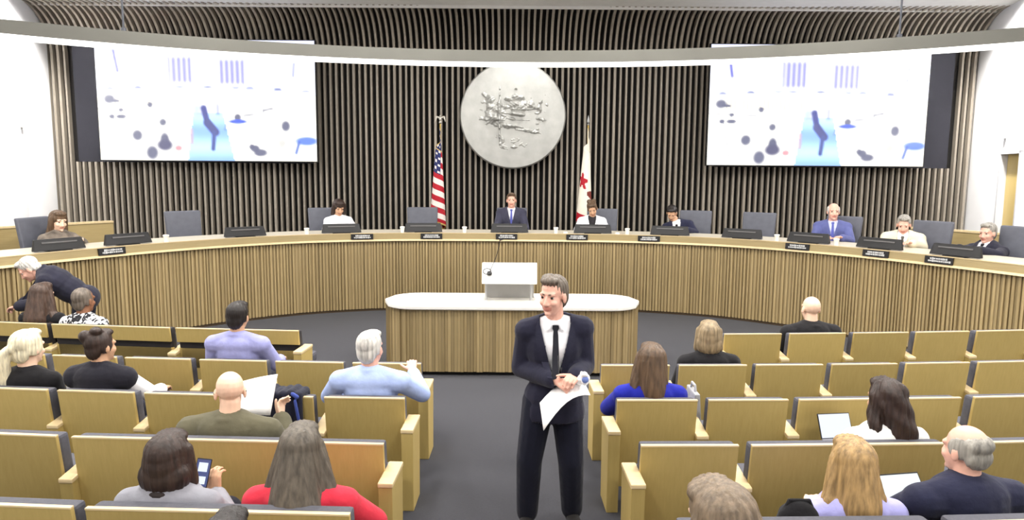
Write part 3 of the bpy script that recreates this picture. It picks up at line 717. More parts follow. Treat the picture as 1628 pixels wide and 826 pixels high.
for r, sd, k, x0, x1 in SEATS:
    cx = sd * (x0 + x1) / 2; wd = x1 - x0; slot = (r == 'A' and sd < 0); nseat = 1 if wd < 0.9 else (2 if wd < 1.6 else 3)
    first = (k == 0); key = (round(wd, 2), slot, sd if True else 0, first)
    if key not in PROTO:
        o = make_seat('auditorium_chair' if nseat == 1 else 'auditorium_bench', wd, slot)
        arm(o, sd * (wd / 2 + 0.0425))
        if first: arm(o, -sd * (wd / 2 + 0.0425), True)
        PROTO[key] = o
    else: o = copy_tree(PROTO[key])
    y = rowd(r, abs(cx)) - (0.09 if (r == 'E' and sd > 0) else 0); o.location = (cx, y, 0); o.rotation_euler = (0, 0, 2 * 0.0118 * cx)
    side = 'left' if sd < 0 else 'right'
    t = OCC.get((r, sd, k))
    nm = 'oak-backed chair' if nseat == 1 else 'wide oak bench'
    if t: lab = '%s %s, %s row' % (nm, t, ROWN[r])
    elif slot: lab = 'low oak bench with a dark back slot, %s from the aisle, front row' % ordn[k]
    else: lab = 'empty %s, %s from the aisle, %s row, %s of the aisle' % (nm, ordn[k], ROWN[r], side)
    tag(o, lab, 'chair' if nseat == 1 else 'bench', 'auditorium seats in the %s row' % ROWN[r])
def vest(r, J, m):
    b = MB(); torso(b, J, 0.034, 1.1); link('vest', remesh(b, 0.011, 3), m, r, 'all')
def neckpiece(r, J, m):
    M = J['M']; b = MB(); b.ell(J['nb'] + M @ V(0, 0.085, -0.06), (0.045, 0.04, 0.08), M); link('scarf', remesh(b, 0.009, 2), m, r, 'all')
LP = dict(hall=92, podium=130, dais=20, wash=330, seal=190, exp=0.25)
# ------------------------------------------------------------ people
def skin(n, r, g, b): return mat('skin_' + n, (1, 1, 1, 1), 0.5, var=0.05, scale=25, bump=0.04, bscale=160, attr='Col'), rgb(r, g, b)
SK = {'fair': skin('fair', 238, 200, 174), 'pink': skin('pink', 230, 178, 158), 'tan': skin('tan', 204, 160, 128), 'brown': skin('brown', 140, 96, 70)}
def hairmat(n, c): return mat('hair_' + n, c, 0.45, var=0.42, scale=4, bump=0.3, bscale=6, stretch=(11, 11, 1.0))
HM = {'streaked': hairmat('streaked', rgb(118, 102, 84)), 'black': hairmat('black', rgb(34, 28, 26)), 'dark': hairmat('dark', rgb(52, 38, 32)), 'brown': hairmat('brown', rgb(92, 72, 54)), 'greybrown': hairmat('greybrown', rgb(92, 84, 74)), 'chestnut': hairmat('chestnut', rgb(70, 52, 42)),
      'blond': hairmat('blond', rgb(160, 130, 86)), 'dirty': hairmat('dirty', rgb(140, 122, 94)), 'platinum': hairmat('platinum', rgb(232, 222, 192)), 'white': hairmat('white', rgb(205, 202, 196)), 'grey': hairmat('grey', rgb(150, 146, 138)), 'salt': hairmat('salt', rgb(104, 94, 84))}
def cloth(n, r, g, b, var=0.12): return mat('cloth_' + n, rgb(r, g, b), 0.85, var=var, scale=7, bump=0.35, bscale=14, sheen=0.1, spec=0.2)
def frame(x, z):
    z = z.normalized(); y = z.cross(x).normalized(); x = y.cross(z).normalized()
    return Matrix((x, y, z)).transposed()
def torso(b, J, k, w=1.0, hips=True):
    M = J['M']; pel, nb, ch = J['pel'], J['nb'], J['ch']
    if hips: b.ell(pel, (0.172 * w + k, 0.128 * w + k, 0.13 + k), M)
    b.ell(pel.lerp(nb, 0.36), (0.152 * w + k, 0.115 * w + k, 0.17 + k), M)
    b.ell(ch, (0.170 * w + k, 0.122 * w + k, 0.17 + k), M)
    sl, sr = J['shL'], J['shR']
    b.cap(sl, sr, 0.060 * w + k, 0.060 * w + k)
    b.ell(nb.lerp(ch, 0.38) - M @ V(0, 0.012, 0), (0.165 * w + k, 0.095 * w + k, 0.075 * w + k), M)
    up = M @ V(0, 0, 1)
    for s in (sl, sr): b.cap(nb + up * 0.012, s, 0.050 * w + k * 0.6, 0.056 * w + k * 0.9)
def arms(b, J, k, w=1.0, frac=1.0, cuff=0.0):
    for s in 'LR':
        sh, el, wr = J['sh' + s], J['el' + s], J['wr' + s]
        b.cap(sh, el, 0.053 * w + k, 0.044 * w + k)
        if frac > 0: b.cap(el, el.lerp(wr, frac), 0.043 * w + k, 0.032 * w + k + cuff)
def legs(b, J, k, w=1.0, frac=1.0):
    for s in 'LR':
        b.cap(J['hip' + s], J['kn' + s], 0.085 * w + k, 0.06 * w + k)
        b.cap(J['kn' + s], J['kn' + s].lerp(J['an' + s], frac), 0.06 * w + k, 0.046 * w + k)
def hand(b, wr, d, nrm, lat, curl=30.0, s=1.0, spread=1.0):
    """palm, four bent fingers of different lengths and a thumb leaving the side of the palm"""
    d = d.normalized(); lat = (lat - d * lat.dot(d)).normalized(); nrm = (nrm - d * nrm.dot(d) - lat * nrm.dot(lat)).normalized()
    for i in range(4):
        kx = (i - 1.5) * 0.0205 * s
        k = wr + d * (0.088 - 0.006 * abs(i - 1.3)) * s + lat * kx
        b.cap(wr + d * 0.012 * s + lat * kx * 0.6, k, 0.0145 * s, 0.0115 * s, 10)
        L = (0.072, 0.080, 0.074, 0.058)[i] * s; dirn = (d + lat * (i - 1.5) * 0.06 * spread).normalized(); p = k
        for j, f in enumerate((0.45, 0.31, 0.24)):
            dirn = (Matrix.Rotation(R(-curl * (0.8, 1.2, 0.7)[j]), 3, dirn.cross(nrm).normalized() if dirn.cross(nrm).length > 0.2 else lat) @ dirn).normalized()
            e = p + dirn * L * f; b.cap(p, e, (0.0098, 0.0088, 0.008)[j] * s, (0.0088, 0.008, 0.0072)[j] * s, 9, 2); p = e
    p = wr + d * 0.028 * s - lat * 0.026 * s; dirn = (d * 0.62 - lat * 0.72 + nrm * -0.18).normalized()
    for j, (L, ra, rb) in enumerate(((0.042, 0.015, 0.0115), (0.032, 0.0115, 0.010), (0.026, 0.010, 0.008))):
        e = p + dirn * L * s; b.cap(p, e, ra * s, rb * s, 9, 2); p = e; dirn = (dirn + d * 0.28 + nrm * -0.12).normalized()
def person(label, o_loc, rz, J, hair='short', hcol='brown', sk='fair', top=None, jacket=None, trousers=None, tie=None, collar=True, hs=1.15, w=1.1, fine=False,
           sleeve=0.9, vneck=0.0, face=False, shoes='black', glasses=False, extra=None, hairlen=0.3, hairw=1.0, facial=None, scarf=None, sway=0.0):
    smat, scol = SK[sk]; hd, Mh = J['hd'], J['Mh']; M = J['M']
    T = lambda *p: hd + Mh @ (V(*p) * hs)
    root = None
    # --- body: one continuous surface
    b = MB(); torso(b, J, 0.0, w); arms(b, J, 0.0, w); legs(b, J, 0.0, w)
    E = lambda c, r: b.ell(T(*c), [q * hs for q in r], Mh)
    Cc = lambda a, c, ra, rb: b.cap(T(*a), T(*c), ra * hs, rb * hs)
    b.cap(J['nb'] - M @ V(0, 0, 0.03), T(0, -0.012, -0.05), 0.060 * hs, 0.055 * hs)
    E((0, -0.012, 0.035), (0.074, 0.093, 0.082)); E((0, 0.028, -0.03), (0.060, 0.062, 0.085)); E((0, 0.034, -0.072), (0.046, 0.048, 0.042)); E((0, 0.074, -0.095), (0.02, 0.017, 0.016))
    Cc((0, 0.084, 0.004), (0, 0.100, -0.034), 0.010, 0.0135); E((0.012, 0.094, -0.038), (0.009, 0.010, 0.008)); E((-0.012, 0.094, -0.038), (0.009, 0.010, 0.008))
    Cc((-0.040, 0.072, 0.024), (0.040, 0.072, 0.024), 0.014, 0.014)
    for sg in (-1, 1):
        E((sg * 0.077, -0.006, -0.008), (0.010, 0.020, 0.033)); E((sg * 0.037, 0.062, -0.030), (0.022, 0.022, 0.022))
    E((0, 0.082, -0.058), (0.024, 0.012, 0.006)); E((0, 0.081, -0.069), (0.021, 0.012, 0.007))
    for s, sg in (('L', 1), ('R', -1)):
        H = J.get('hand' + s); el, wr = J['el' + s], J['wr' + s]
        if H is None: H = ((wr - el), V(0, 0, 1), V(-sg, 0, 0), 28.0)
        # lat points from thumb side to little-finger side
        hand(b, wr, Vector(H[0]), Vector(H[1]), Vector(H[2]), H[3], 1.06 * hs / 1.12)
        f = J['an' + s]; t = J['toe' + s]; b.cap(f - V(0, 0, 0.03), t, 0.042, 0.034)
    me = remesh(b, 0.0062 if fine else 0.0095, 2, 0.4)
    at = me.color_attributes.new('Col', 'FLOAT_COLOR', 'POINT'); buf = []; Mi = Mh.inverted()
    for v in me.vertices:
        q = (Mi @ (v.co - hd)) / hs; c = scol
        if abs(q.x) < 0.026 and -0.076 < q.z < -0.05 and q.y > 0.07: c = tuple(a * f for a, f in zip(scol, (0.72, 0.5, 0.5, 1)))
        elif facial and q.z < -0.045 and q.y > 0.0 and abs(q.z) < 0.2: c = tuple(a * f for a, f in zip(scol, (0.8, 0.78, 0.76, 1)))
        buf += [c[0], c[1], c[2], 1.0]
    at.data.foreach_set('color', buf)
    root = link('person', me, smat, None, 'all'); root.location = o_loc; root.rotation_euler = (0, 0, rz); tag(root, label, 'person', 'people in the chamber')
    # --- clothing
    if trousers:
        b = MB(); b.ell(J['pel'], (0.180 * w, 0.138 * w, 0.125), M); legs(b, J, 0.030 if J.get('standing') else 0.020, w, 0.97)
        link('trousers', remesh(b, 0.012, 2), trousers, root, 'all')
    if shoes:
        sm = cloth('shoe_' + shoes, 26, 24, 24) if shoes == 'black' else cloth('shoe_brown', 70, 48, 34)
        for s in 'LR':
            b = MB(); f = J['an' + s]; t = J['toe' + s]; b.cap(f - V(0, 0, 0.035), t, 0.052, 0.043); d = (t - f); d.z = 0; d.normalize()
            b.ell((f + t) * 0.5 - V(0, 0, 0.01), (0.048, 0.13, 0.035), Matrix.Rotation(math.atan2(-d.x, d.y), 3, 'Z'))
            link('shoe', remesh(b, 0.010, 2), sm, root, 'all')
    loc = lambda p: M.transposed() @ (p - J['nb'])
    kt = 0.022 if not jacket else 0.012
    shirt = None
    if top:
        b = MB(); torso(b, J, kt, w)
        if sleeve > 0 or True: arms(b, J, kt * 0.9, w, sleeve if not jacket else 0.93)
        if collar:
            up = M @ V(0, 0, 1); fw = M @ V(0, 1, 0); rt = M @ V(1, 0, 0); c0 = J['nb'].lerp(T(0, -0.012, -0.05), 0.22)
            P = [c0 + (rt * math.cos(2 * PI * i / 18) + fw * math.sin(2 * PI * i / 18)) * 0.062 * hs + up * (-0.022 * math.sin(2 * PI * i / 18)) for i in range(19)]
            b.tube(P, 0.015, 8); b.tube([p - up * 0.02 for p in P], 0.018, 8)
            if tie is not None:
                for sg in (-1, 1): b.cap(c0 + fw * 0.072 * hs + rt * sg * 0.022 - up * 0.022, c0 + fw * 0.088 * hs + rt * sg * 0.052 - up * 0.068, 0.017, 0.009)
        shirt = link('shirt', remesh(b, 0.0105, 9), top, root, 'all')
        if vneck and not jacket:
            cutv(shirt.data, loc, 0.07, vneck)
    if jacket:
        b = MB(); torso(b, J, 0.030, w); arms(b, J, 0.026, w, 0.90, 0.006)
        if J.get('standing'): b.ell(J['pel'] - V(0, 0, 0.12), (0.215 * w, 0.16 * w, 0.24), M)
        up = M @ V(0, 0, 1); fw = M @ V(0, 1, 0); rt = M @ V(1, 0, 0); c0 = J['nb'] + up * 0.02
        P = [c0 + (rt * math.cos(a) + fw * math.sin(a)) * 0.072 * hs - up * (0.035 * math.sin(a) + 0.01) for a in [R(-215 + 250 * i / 14) for i in range(15)]]
        b.tube(P, 0.021, 8)
        jm = remesh(b, 0.0105 if not fine else 0.009, 9)
        if 'hem' in J:
            bmh = bmesh.new(); bmh.from_mesh(jm); bmesh.ops.delete(bmh, geom=[f for f in bmh.faces if f.calc_center_median().z < J['hem']], context='FACES'); bmh.to_mesh(jm); bmh.free()
        bv = None
        if tie is not None or vneck:
            bm_ = bmesh.new(); bm_.from_mesh(jm); bv = BVHTree.FromBMesh(bm_); bm_.free()
            cutv(jm, loc, J.get('vw', 0.075), J.get('vl', 0.34))
        jk = link('jacket', jm, jacket, root, 'all')
        if bv is not None:
            md = jk.modifiers.new('t', 'SOLIDIFY'); md.thickness = 0.006
            strips = [[(sg * (J.get('vw', 0.075) * max(0.0, 1 - t) + 0.002), -J.get('vl', 0.34) * t + 0.01, sg * (J.get('vw', 0.075) * max(0.0, 1 - t) + 0.010 + 0.055 * math.sin(PI * min(1, t * 1.15)) ** 0.7 * (1 - 0.3 * t)), -J.get('vl', 0.34) * t + 0.01) for t in [i / 12 for i in range(13)]] for sg in (-1, 1)]
            for st in strips: surf_strip('lapel', st, bv, M, J['nb'], 0.006, jacket, root)
    if tie is not None and shirt is not None:
        bm_ = bmesh.new(); bm_.from_mesh(shirt.data); bv = BVHTree.FromBMesh(bm_); bm_.free(); L = J.get('tl', 0.40)
        st = [(-hw, z, hw, z) for hw, z in ((0.020, -0.005), (0.022, -0.025), (0.014, -0.045), (0.017, -0.07), (0.022, -0.07 - (L - 0.07) * 0.33), (0.030, -0.07 - (L - 0.07) * 0.66), (0.036, -L + 0.03), (0.036, -L + 0.02), (0.004, -L))]
        surf_strip('tie', st, bv, M, J['nb'], 0.012, tie, root)
    if scarf:
        b = MB(); up = M @ V(0, 0, 1); c0 = J['nb'] + up * 0.02
        b.tube([c0 + (M @ V(math.cos(a) * 0.085, math.sin(a) * 0.08, -0.02 * math.sin(a))) for a in [2 * PI * i / 16 for i in range(17)]], 0.028, 8); link('scarf', remesh(b, 0.01, 2), scarf, root, 'all')
    # --- face details
    if face:
        em = mat('eye_white', rgb(190, 178, 170), 0.3, var=0.02); pm = mat('eye_iris', rgb(45, 35, 30), 0.15, var=0.02)
        for sg in (-1, 1):
            b = MB(); b.ell(T(sg * 0.032, 0.0690, 0.004), (0.0118 * hs, 0.0118 * hs, 0.0085 * hs), Mh); e = b.build('eye', em, root, True)
            b = MB(); b.ell(T(sg * 0.0315, 0.0775, 0.0045), (0.0085 * hs, 0.0042 * hs, 0.0078 * hs), Mh); b.build('iris', pm, e, True)
        b = MB()
        for sg in (-1, 1): b.cap(T(sg * 0.018, 0.087, 0.026), T(sg * 0.05, 0.072, 0.028), 0.0045 * hs, 0.0035 * hs)
        b.build('eyebrows', HM[hcol if hcol not in ('white', 'platinum') else 'grey'], root, True)
    if glasses:
        b = MB()
        for sg in (-1, 1):
            b.tube([T(sg * 0.036 + 0.026 * math.cos(a), 0.098, 0.002 + 0.02 * math.sin(a)) for a in [2 * PI * i / 14 for i in range(15)]], 0.0028, 6)
            b.tube([T(sg * 0.062, 0.097, 0.006), T(sg * 0.082, 0.05, 0.006), T(sg * 0.084, -0.02, 0.0)], 0.0035, 6)
        b.tube([T(-0.01, 0.103, 0.004), T(0.01, 0.103, 0.004)], 0.003, 6); b.build('glasses', BLKPL, root, True)
    # --- hair
    if hair and hair != 'bald':
        b = MB(); E = lambda c, r: b.ell(T(*c), [q * hs for q in r], Mh); Cc = lambda a, c, ra, rb: b.cap(T(*a), T(*c), ra * hs, rb * hs); amp = 0.003
        if hair == 'short':
            E((0, -0.024, 0.047), (0.083, 0.096, 0.085)); E((0, 0.040, 0.098), (0.060, 0.045, 0.028)); E((0, -0.062, -0.015), (0.070, 0.048, 0.075))
            for sg in (-1, 1): E((sg * 0.067, -0.030, 0.016), (0.015, 0.044, 0.048))
        elif hair == 'tousled':
            E((0, -0.026, 0.047), (0.081, 0.094, 0.084)); E((0, 0.043, 0.102), (0.060, 0.042, 0.028)); E((0.015, 0.01, 0.115), (0.05, 0.05, 0.025)); E((0, -0.066, -0.012), (0.072, 0.048, 0.078)); amp = 0.005
            for sg in (-1, 1): E((sg * 0.067, -0.034, 0.022), (0.014, 0.040, 0.046))
        elif hair == 'fringe':     # bald on top, hair round the sides and back
            E((0, -0.062, -0.012), (0.074, 0.046, 0.056)); E((0, -0.052, 0.045), (0.078, 0.062, 0.048))
            for sg in (-1, 1): E((sg * 0.066, -0.016, 0.022), (0.016, 0.058, 0.050))
        elif hair == 'bob':
            E((0, -0.020, 0.045), (0.092, 0.106, 0.088)); E((0, -0.036, 0.0), (0.096, 0.092, 0.10)); E((0, -0.048, -0.055), (0.104 * hairw, 0.076, 0.095)); E((0, 0.028, 0.098), (0.072, 0.062, 0.034)); amp = 0.003
            for sg in (-1, 1): Cc((sg * 0.078, 0.004, 0.05), (sg * 0.088 * hairw, 0.004, -0.10), 0.028, 0.030)
        elif hair in ('long', 'wavy'):
            E((0, -0.022, 0.045), (0.092, 0.106, 0.088)); E((0, 0.028, 0.098), (0.070, 0.060, 0.034)); L = hairlen; amp = 0.0035 if hair == 'long' else 0.006
            Cc((0, -0.045, 0.02), (sway, -0.085, -L * 0.55), 0.088, 0.082 * hairw); Cc((sway, -0.085, -L * 0.55), (sway * 1.6, -0.11, -L), 0.082 * hairw, 0.062 * hairw)
            for sg in (-1, 1):
                Cc((sg * 0.072, -0.004, 0.04), (sg * 0.088 * hairw, -0.035, -L * 0.5), 0.030, 0.040); Cc((sg * 0.088 * hairw, -0.035, -L * 0.5), (sg * 0.095 * hairw + sway, -0.075, -L * 0.92), 0.040 * hairw, 0.036 * hairw)
        elif hair == 'ponytail':
            E((0, -0.022, 0.045), (0.088, 0.104, 0.088)); E((0, 0.040, 0.100), (0.060, 0.045, 0.026)); E((0, -0.066, -0.02), (0.070, 0.045, 0.070)); amp = 0.003
            for sg in (-1, 1): E((sg * 0.070, -0.012, 0.010), (0.016, 0.060, 0.055))
            P = [(0, -0.108, 0.03), (-0.05, -0.135, -0.01), (-0.072, -0.125, -0.10), (-0.075, -0.115, -0.20), (-0.07, -0.11, -0.29)]
            for k, (a, c) in enumerate(zip(P[:-1], P[1:])): Cc(a, c, (0.026, 0.034, 0.040, 0.036)[k], (0.034, 0.040, 0.036, 0.022)[k])
        elif hair == 'bun':
            E((0, -0.022, 0.045), (0.084, 0.098, 0.084)); E((0, 0.040, 0.098), (0.058, 0.045, 0.026)); E((0, -0.062, -0.012), (0.068, 0.046, 0.072)); E((-0.035, -0.085, 0.085), (0.05, 0.045, 0.045)); E((0.03, -0.05, 0.125), (0.042, 0.04, 0.03))
            for sg in (-1, 1): E((sg * 0.068, -0.014, 0.012), (0.015, 0.055, 0.052))
        elif hair == 'crop':
            E((0, -0.026, 0.040), (0.080, 0.094, 0.086)); E((0, -0.066, -0.02), (0.064, 0.040, 0.066))
            for sg in (-1, 1): E((sg * 0.066, -0.020, 0.008), (0.014, 0.048, 0.048))
        hm = remesh(b, 0.0075 if fine else 0.0085, 7 if hair in ('long', 'bob', 'wavy') else 3); hm.calc_loop_triangles()
        rsx = random.Random(len(label)); ph = rsx.uniform(0, 6)
        co = []
        nrm = [v.normal.copy() for v in hm.vertices]
        for v, n_ in zip(hm.vertices, nrm):
            qv = (Mi @ (v.co - hd)) / hs; a = math.atan2(qv.x, -qv.y)
            dz = amp * (math.sin(19 * a + ph + 9 * qv.z) * 0.6 + math.sin(41 * a + 3 * ph + 14 * qv.z) * 0.4 + (0.8 * math.sin(qv.z * 55 + 5 * a) if hair == 'wavy' else 0)); co += list(v.co + n_ * dz)
        hm.vertices.foreach_set('co', co); hm.update()
        link('hair', hm, HM[hcol], root, 'all')
    if extra: extra(root, J, T)
    return root
def cutv(me, loc, vw, vl):
    bm = bmesh.new(); bm.from_mesh(me); dl = []
    for f in bm.faces:
        p = loc(f.calc_center_median())
        if p.y > 0.02 and -vl < p.z < 0.10 and abs(p.x) < vw * min(1.0, (1 + p.z / vl)) + 0.002: dl.append(f)
    bmesh.ops.delete(bm, geom=dl, context='FACES'); bm.to_mesh(me); bm.free()
def surf_strip(name, rows, bv, M, nb, off, m, parent):
    fw = M @ V(0, 1, 0); b = MB(); ring = []
    for x0, z0, x1, z1 in rows:
        r = []
        for k in range(5):
            t = k / 4; p = nb + M @ V(x0 + (x1 - x0) * t, 0.6, z0 + (z1 - z0) * t); h = bv.ray_cast(p, -fw)
            r.append((h[0] if h[0] is not None else nb + M @ V(x0 + (x1 - x0) * t, 0.08, z0 + (z1 - z0) * t)) + fw * off)
        ring.append(r)
    vs = [p for r in ring for p in r] + [p - fw * (off + 0.004) for r in ring for p in r]; n = len(rows) * 5; fs = []
    for i in range(len(rows) - 1):
        for k in range(4):
            a = i * 5 + k; fs.append((a, a + 1, a + 6, a + 5)); fs.append((n + a, n + a + 5, n + a + 6, n + a + 1))
        for k in (0, 4):
            a = i * 5 + k; fs.append((a, a + 5, n + a + 5, n + a))
    for i in (0, (len(rows) - 1) * 5): 
        for k in range(4): fs.append((i + k, n + i + k, n + i + k + 1, i + k + 1))
    b.add(vs, fs); return b.build(name, m, parent, smooth=True)
def headM(yaw=0, pitch=0, roll=0, M=None):
    """yaw>0 turns to the person's left, pitch>0 looks down, roll>0 tilts to the person's right"""
    return (Matrix.Rotation(R(yaw), 3, 'Z') @ Matrix.Rotation(R(-pitch), 3, 'X') @ Matrix.Rotation(R(roll), 3, 'Y'))
def seated(htop, zs=0.40, w=1.1, hs=1.15, lean=-0.09, side=0.0, hdy=0.04, hdx=0.0, yaw=0, pitch=0, roll=0, shw=0.19, arm=None, nl=0.155):
    """seated skeleton; origin on the floor under the hips, facing +Y; heights above that floor"""
    J = {}
    J['pel'] = V(0, 0, zs + 0.10); J['hd'] = V(side + hdx, lean + hdy, htop - 0.118 * hs); J['nb'] = V(side, lean, J['hd'].z - nl * hs)
    J['ch'] = J['pel'].lerp(J['nb'], 0.66)
    J['M'] = frame(V(1, 0, 0), J['nb'] - J['pel']); M = J['M']; J['Mh'] = headM(yaw, pitch, roll)
    for s, sg in (('L', -1), ('R', 1)):
        J['sh' + s] = J['nb'] + M @ V(sg * shw * w, -0.005, -0.062 * w)
        J['hip' + s] = V(sg * 0.09 * w, 0.03, zs + 0.08); J['kn' + s] = V(sg * 0.11, 0.41, zs + 0.05); J['an' + s] = V(sg * 0.12, 0.40, 0.10); J['toe' + s] = V(sg * 0.13, 0.56, 0.045)
        J['el' + s] = J['sh' + s] + V(sg * 0.06, 0.07, -0.25); J['wr' + s] = V(sg * 0.07, 0.30, zs + 0.15)
    for k, v in (arm or {}).items(): J[k] = Vector(v) if not isinstance(v, tuple) or len(v) == 3 else (Vector(v[0]), Vector(v[1]), Vector(v[2]), v[3])
    return J
NAVY = cloth('navy', 34, 36, 58); DARKS = cloth('dark_suit', 38, 38, 52); TROUS = cloth('dark_trousers', 30, 32, 46); BLK = cloth('black', 24, 23, 26); WSH = cloth('white_shirt', 236, 236, 240, 0.04)
CHAR = cloth('charcoal', 44, 42, 46)
def aud(label, X, r, htop, **k):
    """somebody sitting in row r"""
    kw = {a: k.pop(a) for a in ('lean', 'side', 'hdy', 'hdx', 'yaw', 'pitch', 'roll', 'shw', 'arm', 'nl') if a in k}
    dy = k.pop('dy', 0.33); rz = k.pop('rz', 2 * 0.0118 * X); hs = k.get('hs', 1.15); w = k.get('w', 1.1)
    J = seated(htop, hs=hs, w=w, **kw); k.setdefault('trousers', TROUS)
    return person(label, (X, rowd(r, X) + dy, 0), rz, J, **k)
# --- left block
aud('person with long brown hair in a black top, seated beside the bending man', -5.23, 'A', 1.20, hair='long', hcol='chestnut', top=BLK, sleeve=0.9, shw=0.175, hairlen=0.36, hairw=1.4, hs=1.2)
PAT = mat('patterned_blouse', rgb(235, 235, 235), 0.8, var=0.03)
nt = PAT.node_tree; bs = nt.nodes['Principled BSDF']; vo = nt.nodes.new('ShaderNodeTexNoise'); vo.inputs['Scale'].default_value = 16; vo.inputs['Detail'].default_value = 1.5; vo.inputs['Distortion'].default_value = 1.5
tc = nt.nodes.new('ShaderNodeTexCoord'); cr = nt.nodes.new('ShaderNodeValToRGB'); cr.color_ramp.elements[0].position = 0.49; cr.color_ramp.elements[1].position = 0.53
cr.color_ramp.elements[0].color = rgb(28, 28, 34); cr.color_ramp.elements[1].color = rgb(235, 235, 236)
nt.links.new(tc.outputs['Object'], vo.inputs['Vector']); nt.links.new(vo.outputs['Fac'], cr.inputs['Fac']); nt.links.new(cr.outputs['Color'], bs.inputs['Base Color'])
aud('person with cropped brown hair in a black-and-white patterned blouse', -4.74, 'A', 1.165, hair='crop', hcol='salt', sk='brown', top=PAT, shw=0.18, hs=1.2, yaw=-8)
aud('woman with a white-blond ponytail and a black top', -3.85, 'C', 1.20, hair='ponytail', hcol='platinum', top=BLK, shw=0.175, yaw=-10, hs=1.2, vneck=0.0)
aud('person with a dark pinned-up bun, black vest and white sleeves', -3.24, 'C', 1.22, hair='bun', hcol='dark', sk='tan', top=WSH, collar=False, shw=0.18, yaw=-22, hs=1.12, sleeve=0.85,
    arm={'elR': (0.31, 0.10, 0.66), 'wrR': (0.26, 0.33, 0.64)}, extra=lambda r, J, T: vest(r, J, cloth('vest', 30, 29, 38)))
aud('man with dark hair in a lavender shirt', -2.50, 'B', 1.28, hair='short', hcol='black', sk='tan', top=cloth('lavender', 150, 152, 200), shw=0.20, hs=1.15, side=0.0, roll=4, arm={'elR': (0.30, 0.06, 0.68), 'wrR': (0.24, 0.32, 0.66)})
LBLUE = cloth('light_blue', 168, 186, 232)
aud('white-haired man in a light blue shirt with his elbows spread', -1.09, 'C', 1.25, hair='short', hcol='white', sk='pink', top=LBLUE, shw=0.205, hs=1.15, yaw=-14, w=1.14,
    arm={'elL': (-0.36, 0.05, 0.70), 'wrL': (-0.20, 0.30, 0.66), 'elR': (0.38, 0.08, 0.72), 'wrR': (0.26, 0.34, 0.83), 'handR': ((-0.15, 0.6, 0.5), (0, -0.4, 1), (0.9, 0.2, 0.2), 35)}, fine=True)
aud('bald man with glasses in an olive jacket holding a white page', -1.86, 'D', 1.165, hair='bald', sk='fair', top=WSH, jacket=cloth('olive', 92, 88, 70), shw=0.22, w=1.18, hs=1.18, yaw=24, pitch=8, glasses=True, lean=-0.06,
    arm={'elR': (0.34, 0.10, 0.58), 'wrR': (0.225, 0.27, 0.755), 'handR': ((-0.1, 0.35, 0.75), (-1, 0, 0.2), (0.2, 0.8, -0.3), 45), 'elL': (-0.36, 0.10, 0.60)}, fine=True)
aud('woman with a dark bob in a grey top holding up a phone', -1.83, 'E', 1.085, hair='bob', hcol='dark', sk='tan', top=cloth('grey_top', 140, 140, 148), shw=0.185, hs=1.2, w=1.12, lean=-0.06, nl=0.14, hairw=1.12,
    arm={'elR': (0.27, 0.06, 0.58), 'wrR': (0.125, 0.235, 0.64), 'handR': ((-0.15, 0.15, 0.9), (-0.25, -0.9, 0.1), (0.9, -0.2, 0.2), 40)}, fine=True,
    scarf=mat('neck_band', rgb(40, 32, 30), 0.8, var=0.05))
aud('woman with long greying brown hair in a red top', -1.11, 'E', 1.145, hair='long', hcol='greybrown', top=cloth('red', 200, 48, 66), shw=0.20, hs=1.2, w=1.15, hairlen=0.44, hairw=1.62, lean=-0.06, nl=0.165, arm={'elR': (0.37, 0.06, 0.58), 'elL': (-0.34, 0.08, 0.58)})
aud('dark-haired person whose crown just shows in the row nearest the camera', -1.15, 'F', 1.10, hair='short', hcol='black', top=CHAR, hs=1.15)
# --- right block
aud('woman with shoulder-length brown hair in a royal blue top', 1.08, 'C', 1.165, hair='long', hcol='brown', top=cloth('royal_blue', 28, 36, 150), shw=0.19, hs=1.2, hairlen=0.27, hairw=1.0, sway=0.02, roll=6, arm={'elL': (-0.30, 0.08, 0.62)})
aud('woman with chin-length blond hair in a black top', 1.80, 'B', 1.14, hair='bob', hcol='dirty', top=BLK, shw=0.19, hs=1.13, yaw=-12)
aud('bald man in a black jacket in the front row', 3.26, 'A', 1.16, hair='bald', sk='fair', top=WSH, jacket=BLK, shw=0.215, w=1.15, hs=1.2)
aud('woman with dark shoulder-length hair in a white top', 2.48, 'D', 1.14, hair='wavy', hcol='dark', sk='tan', top=cloth('white_top', 238, 238, 236, 0.04), shw=0.19, hs=1.2, hairlen=0.25, hairw=1.0, sway=0.04, yaw=10)
aud('woman with wavy blond hair in a lavender shirt', 1.82, 'E', 1.09, hair='long', hcol='blond', top=cloth('pale_lavender', 168, 166, 222), shw=0.195, hs=1.22, w=1.12, hairlen=0.27, hairw=1.12, lean=-0.05, dy=0.30)
aud('balding grey-haired man in a navy jacket with a laptop', 2.47, 'E', 1.15, hair='fringe', hcol='grey', sk='pink', top=WSH, jacket=NAVY, shw=0.22, w=1.2, hs=1.2, yaw=16, lean=-0.04, rz=0.12,
    arm={'elL': (-0.34, 0.16, 0.56), 'elR': (0.40, 0.12, 0.56)})
aud('person with highlighted brown hair nearest the camera, head tipped', 0.87, 'F', 1.235, hair='long', hcol='streaked', sk='fair', top=CHAR, hs=1.42, hairlen=0.22, hairw=1.15, roll=-14, yaw=25, lean=-0.05)
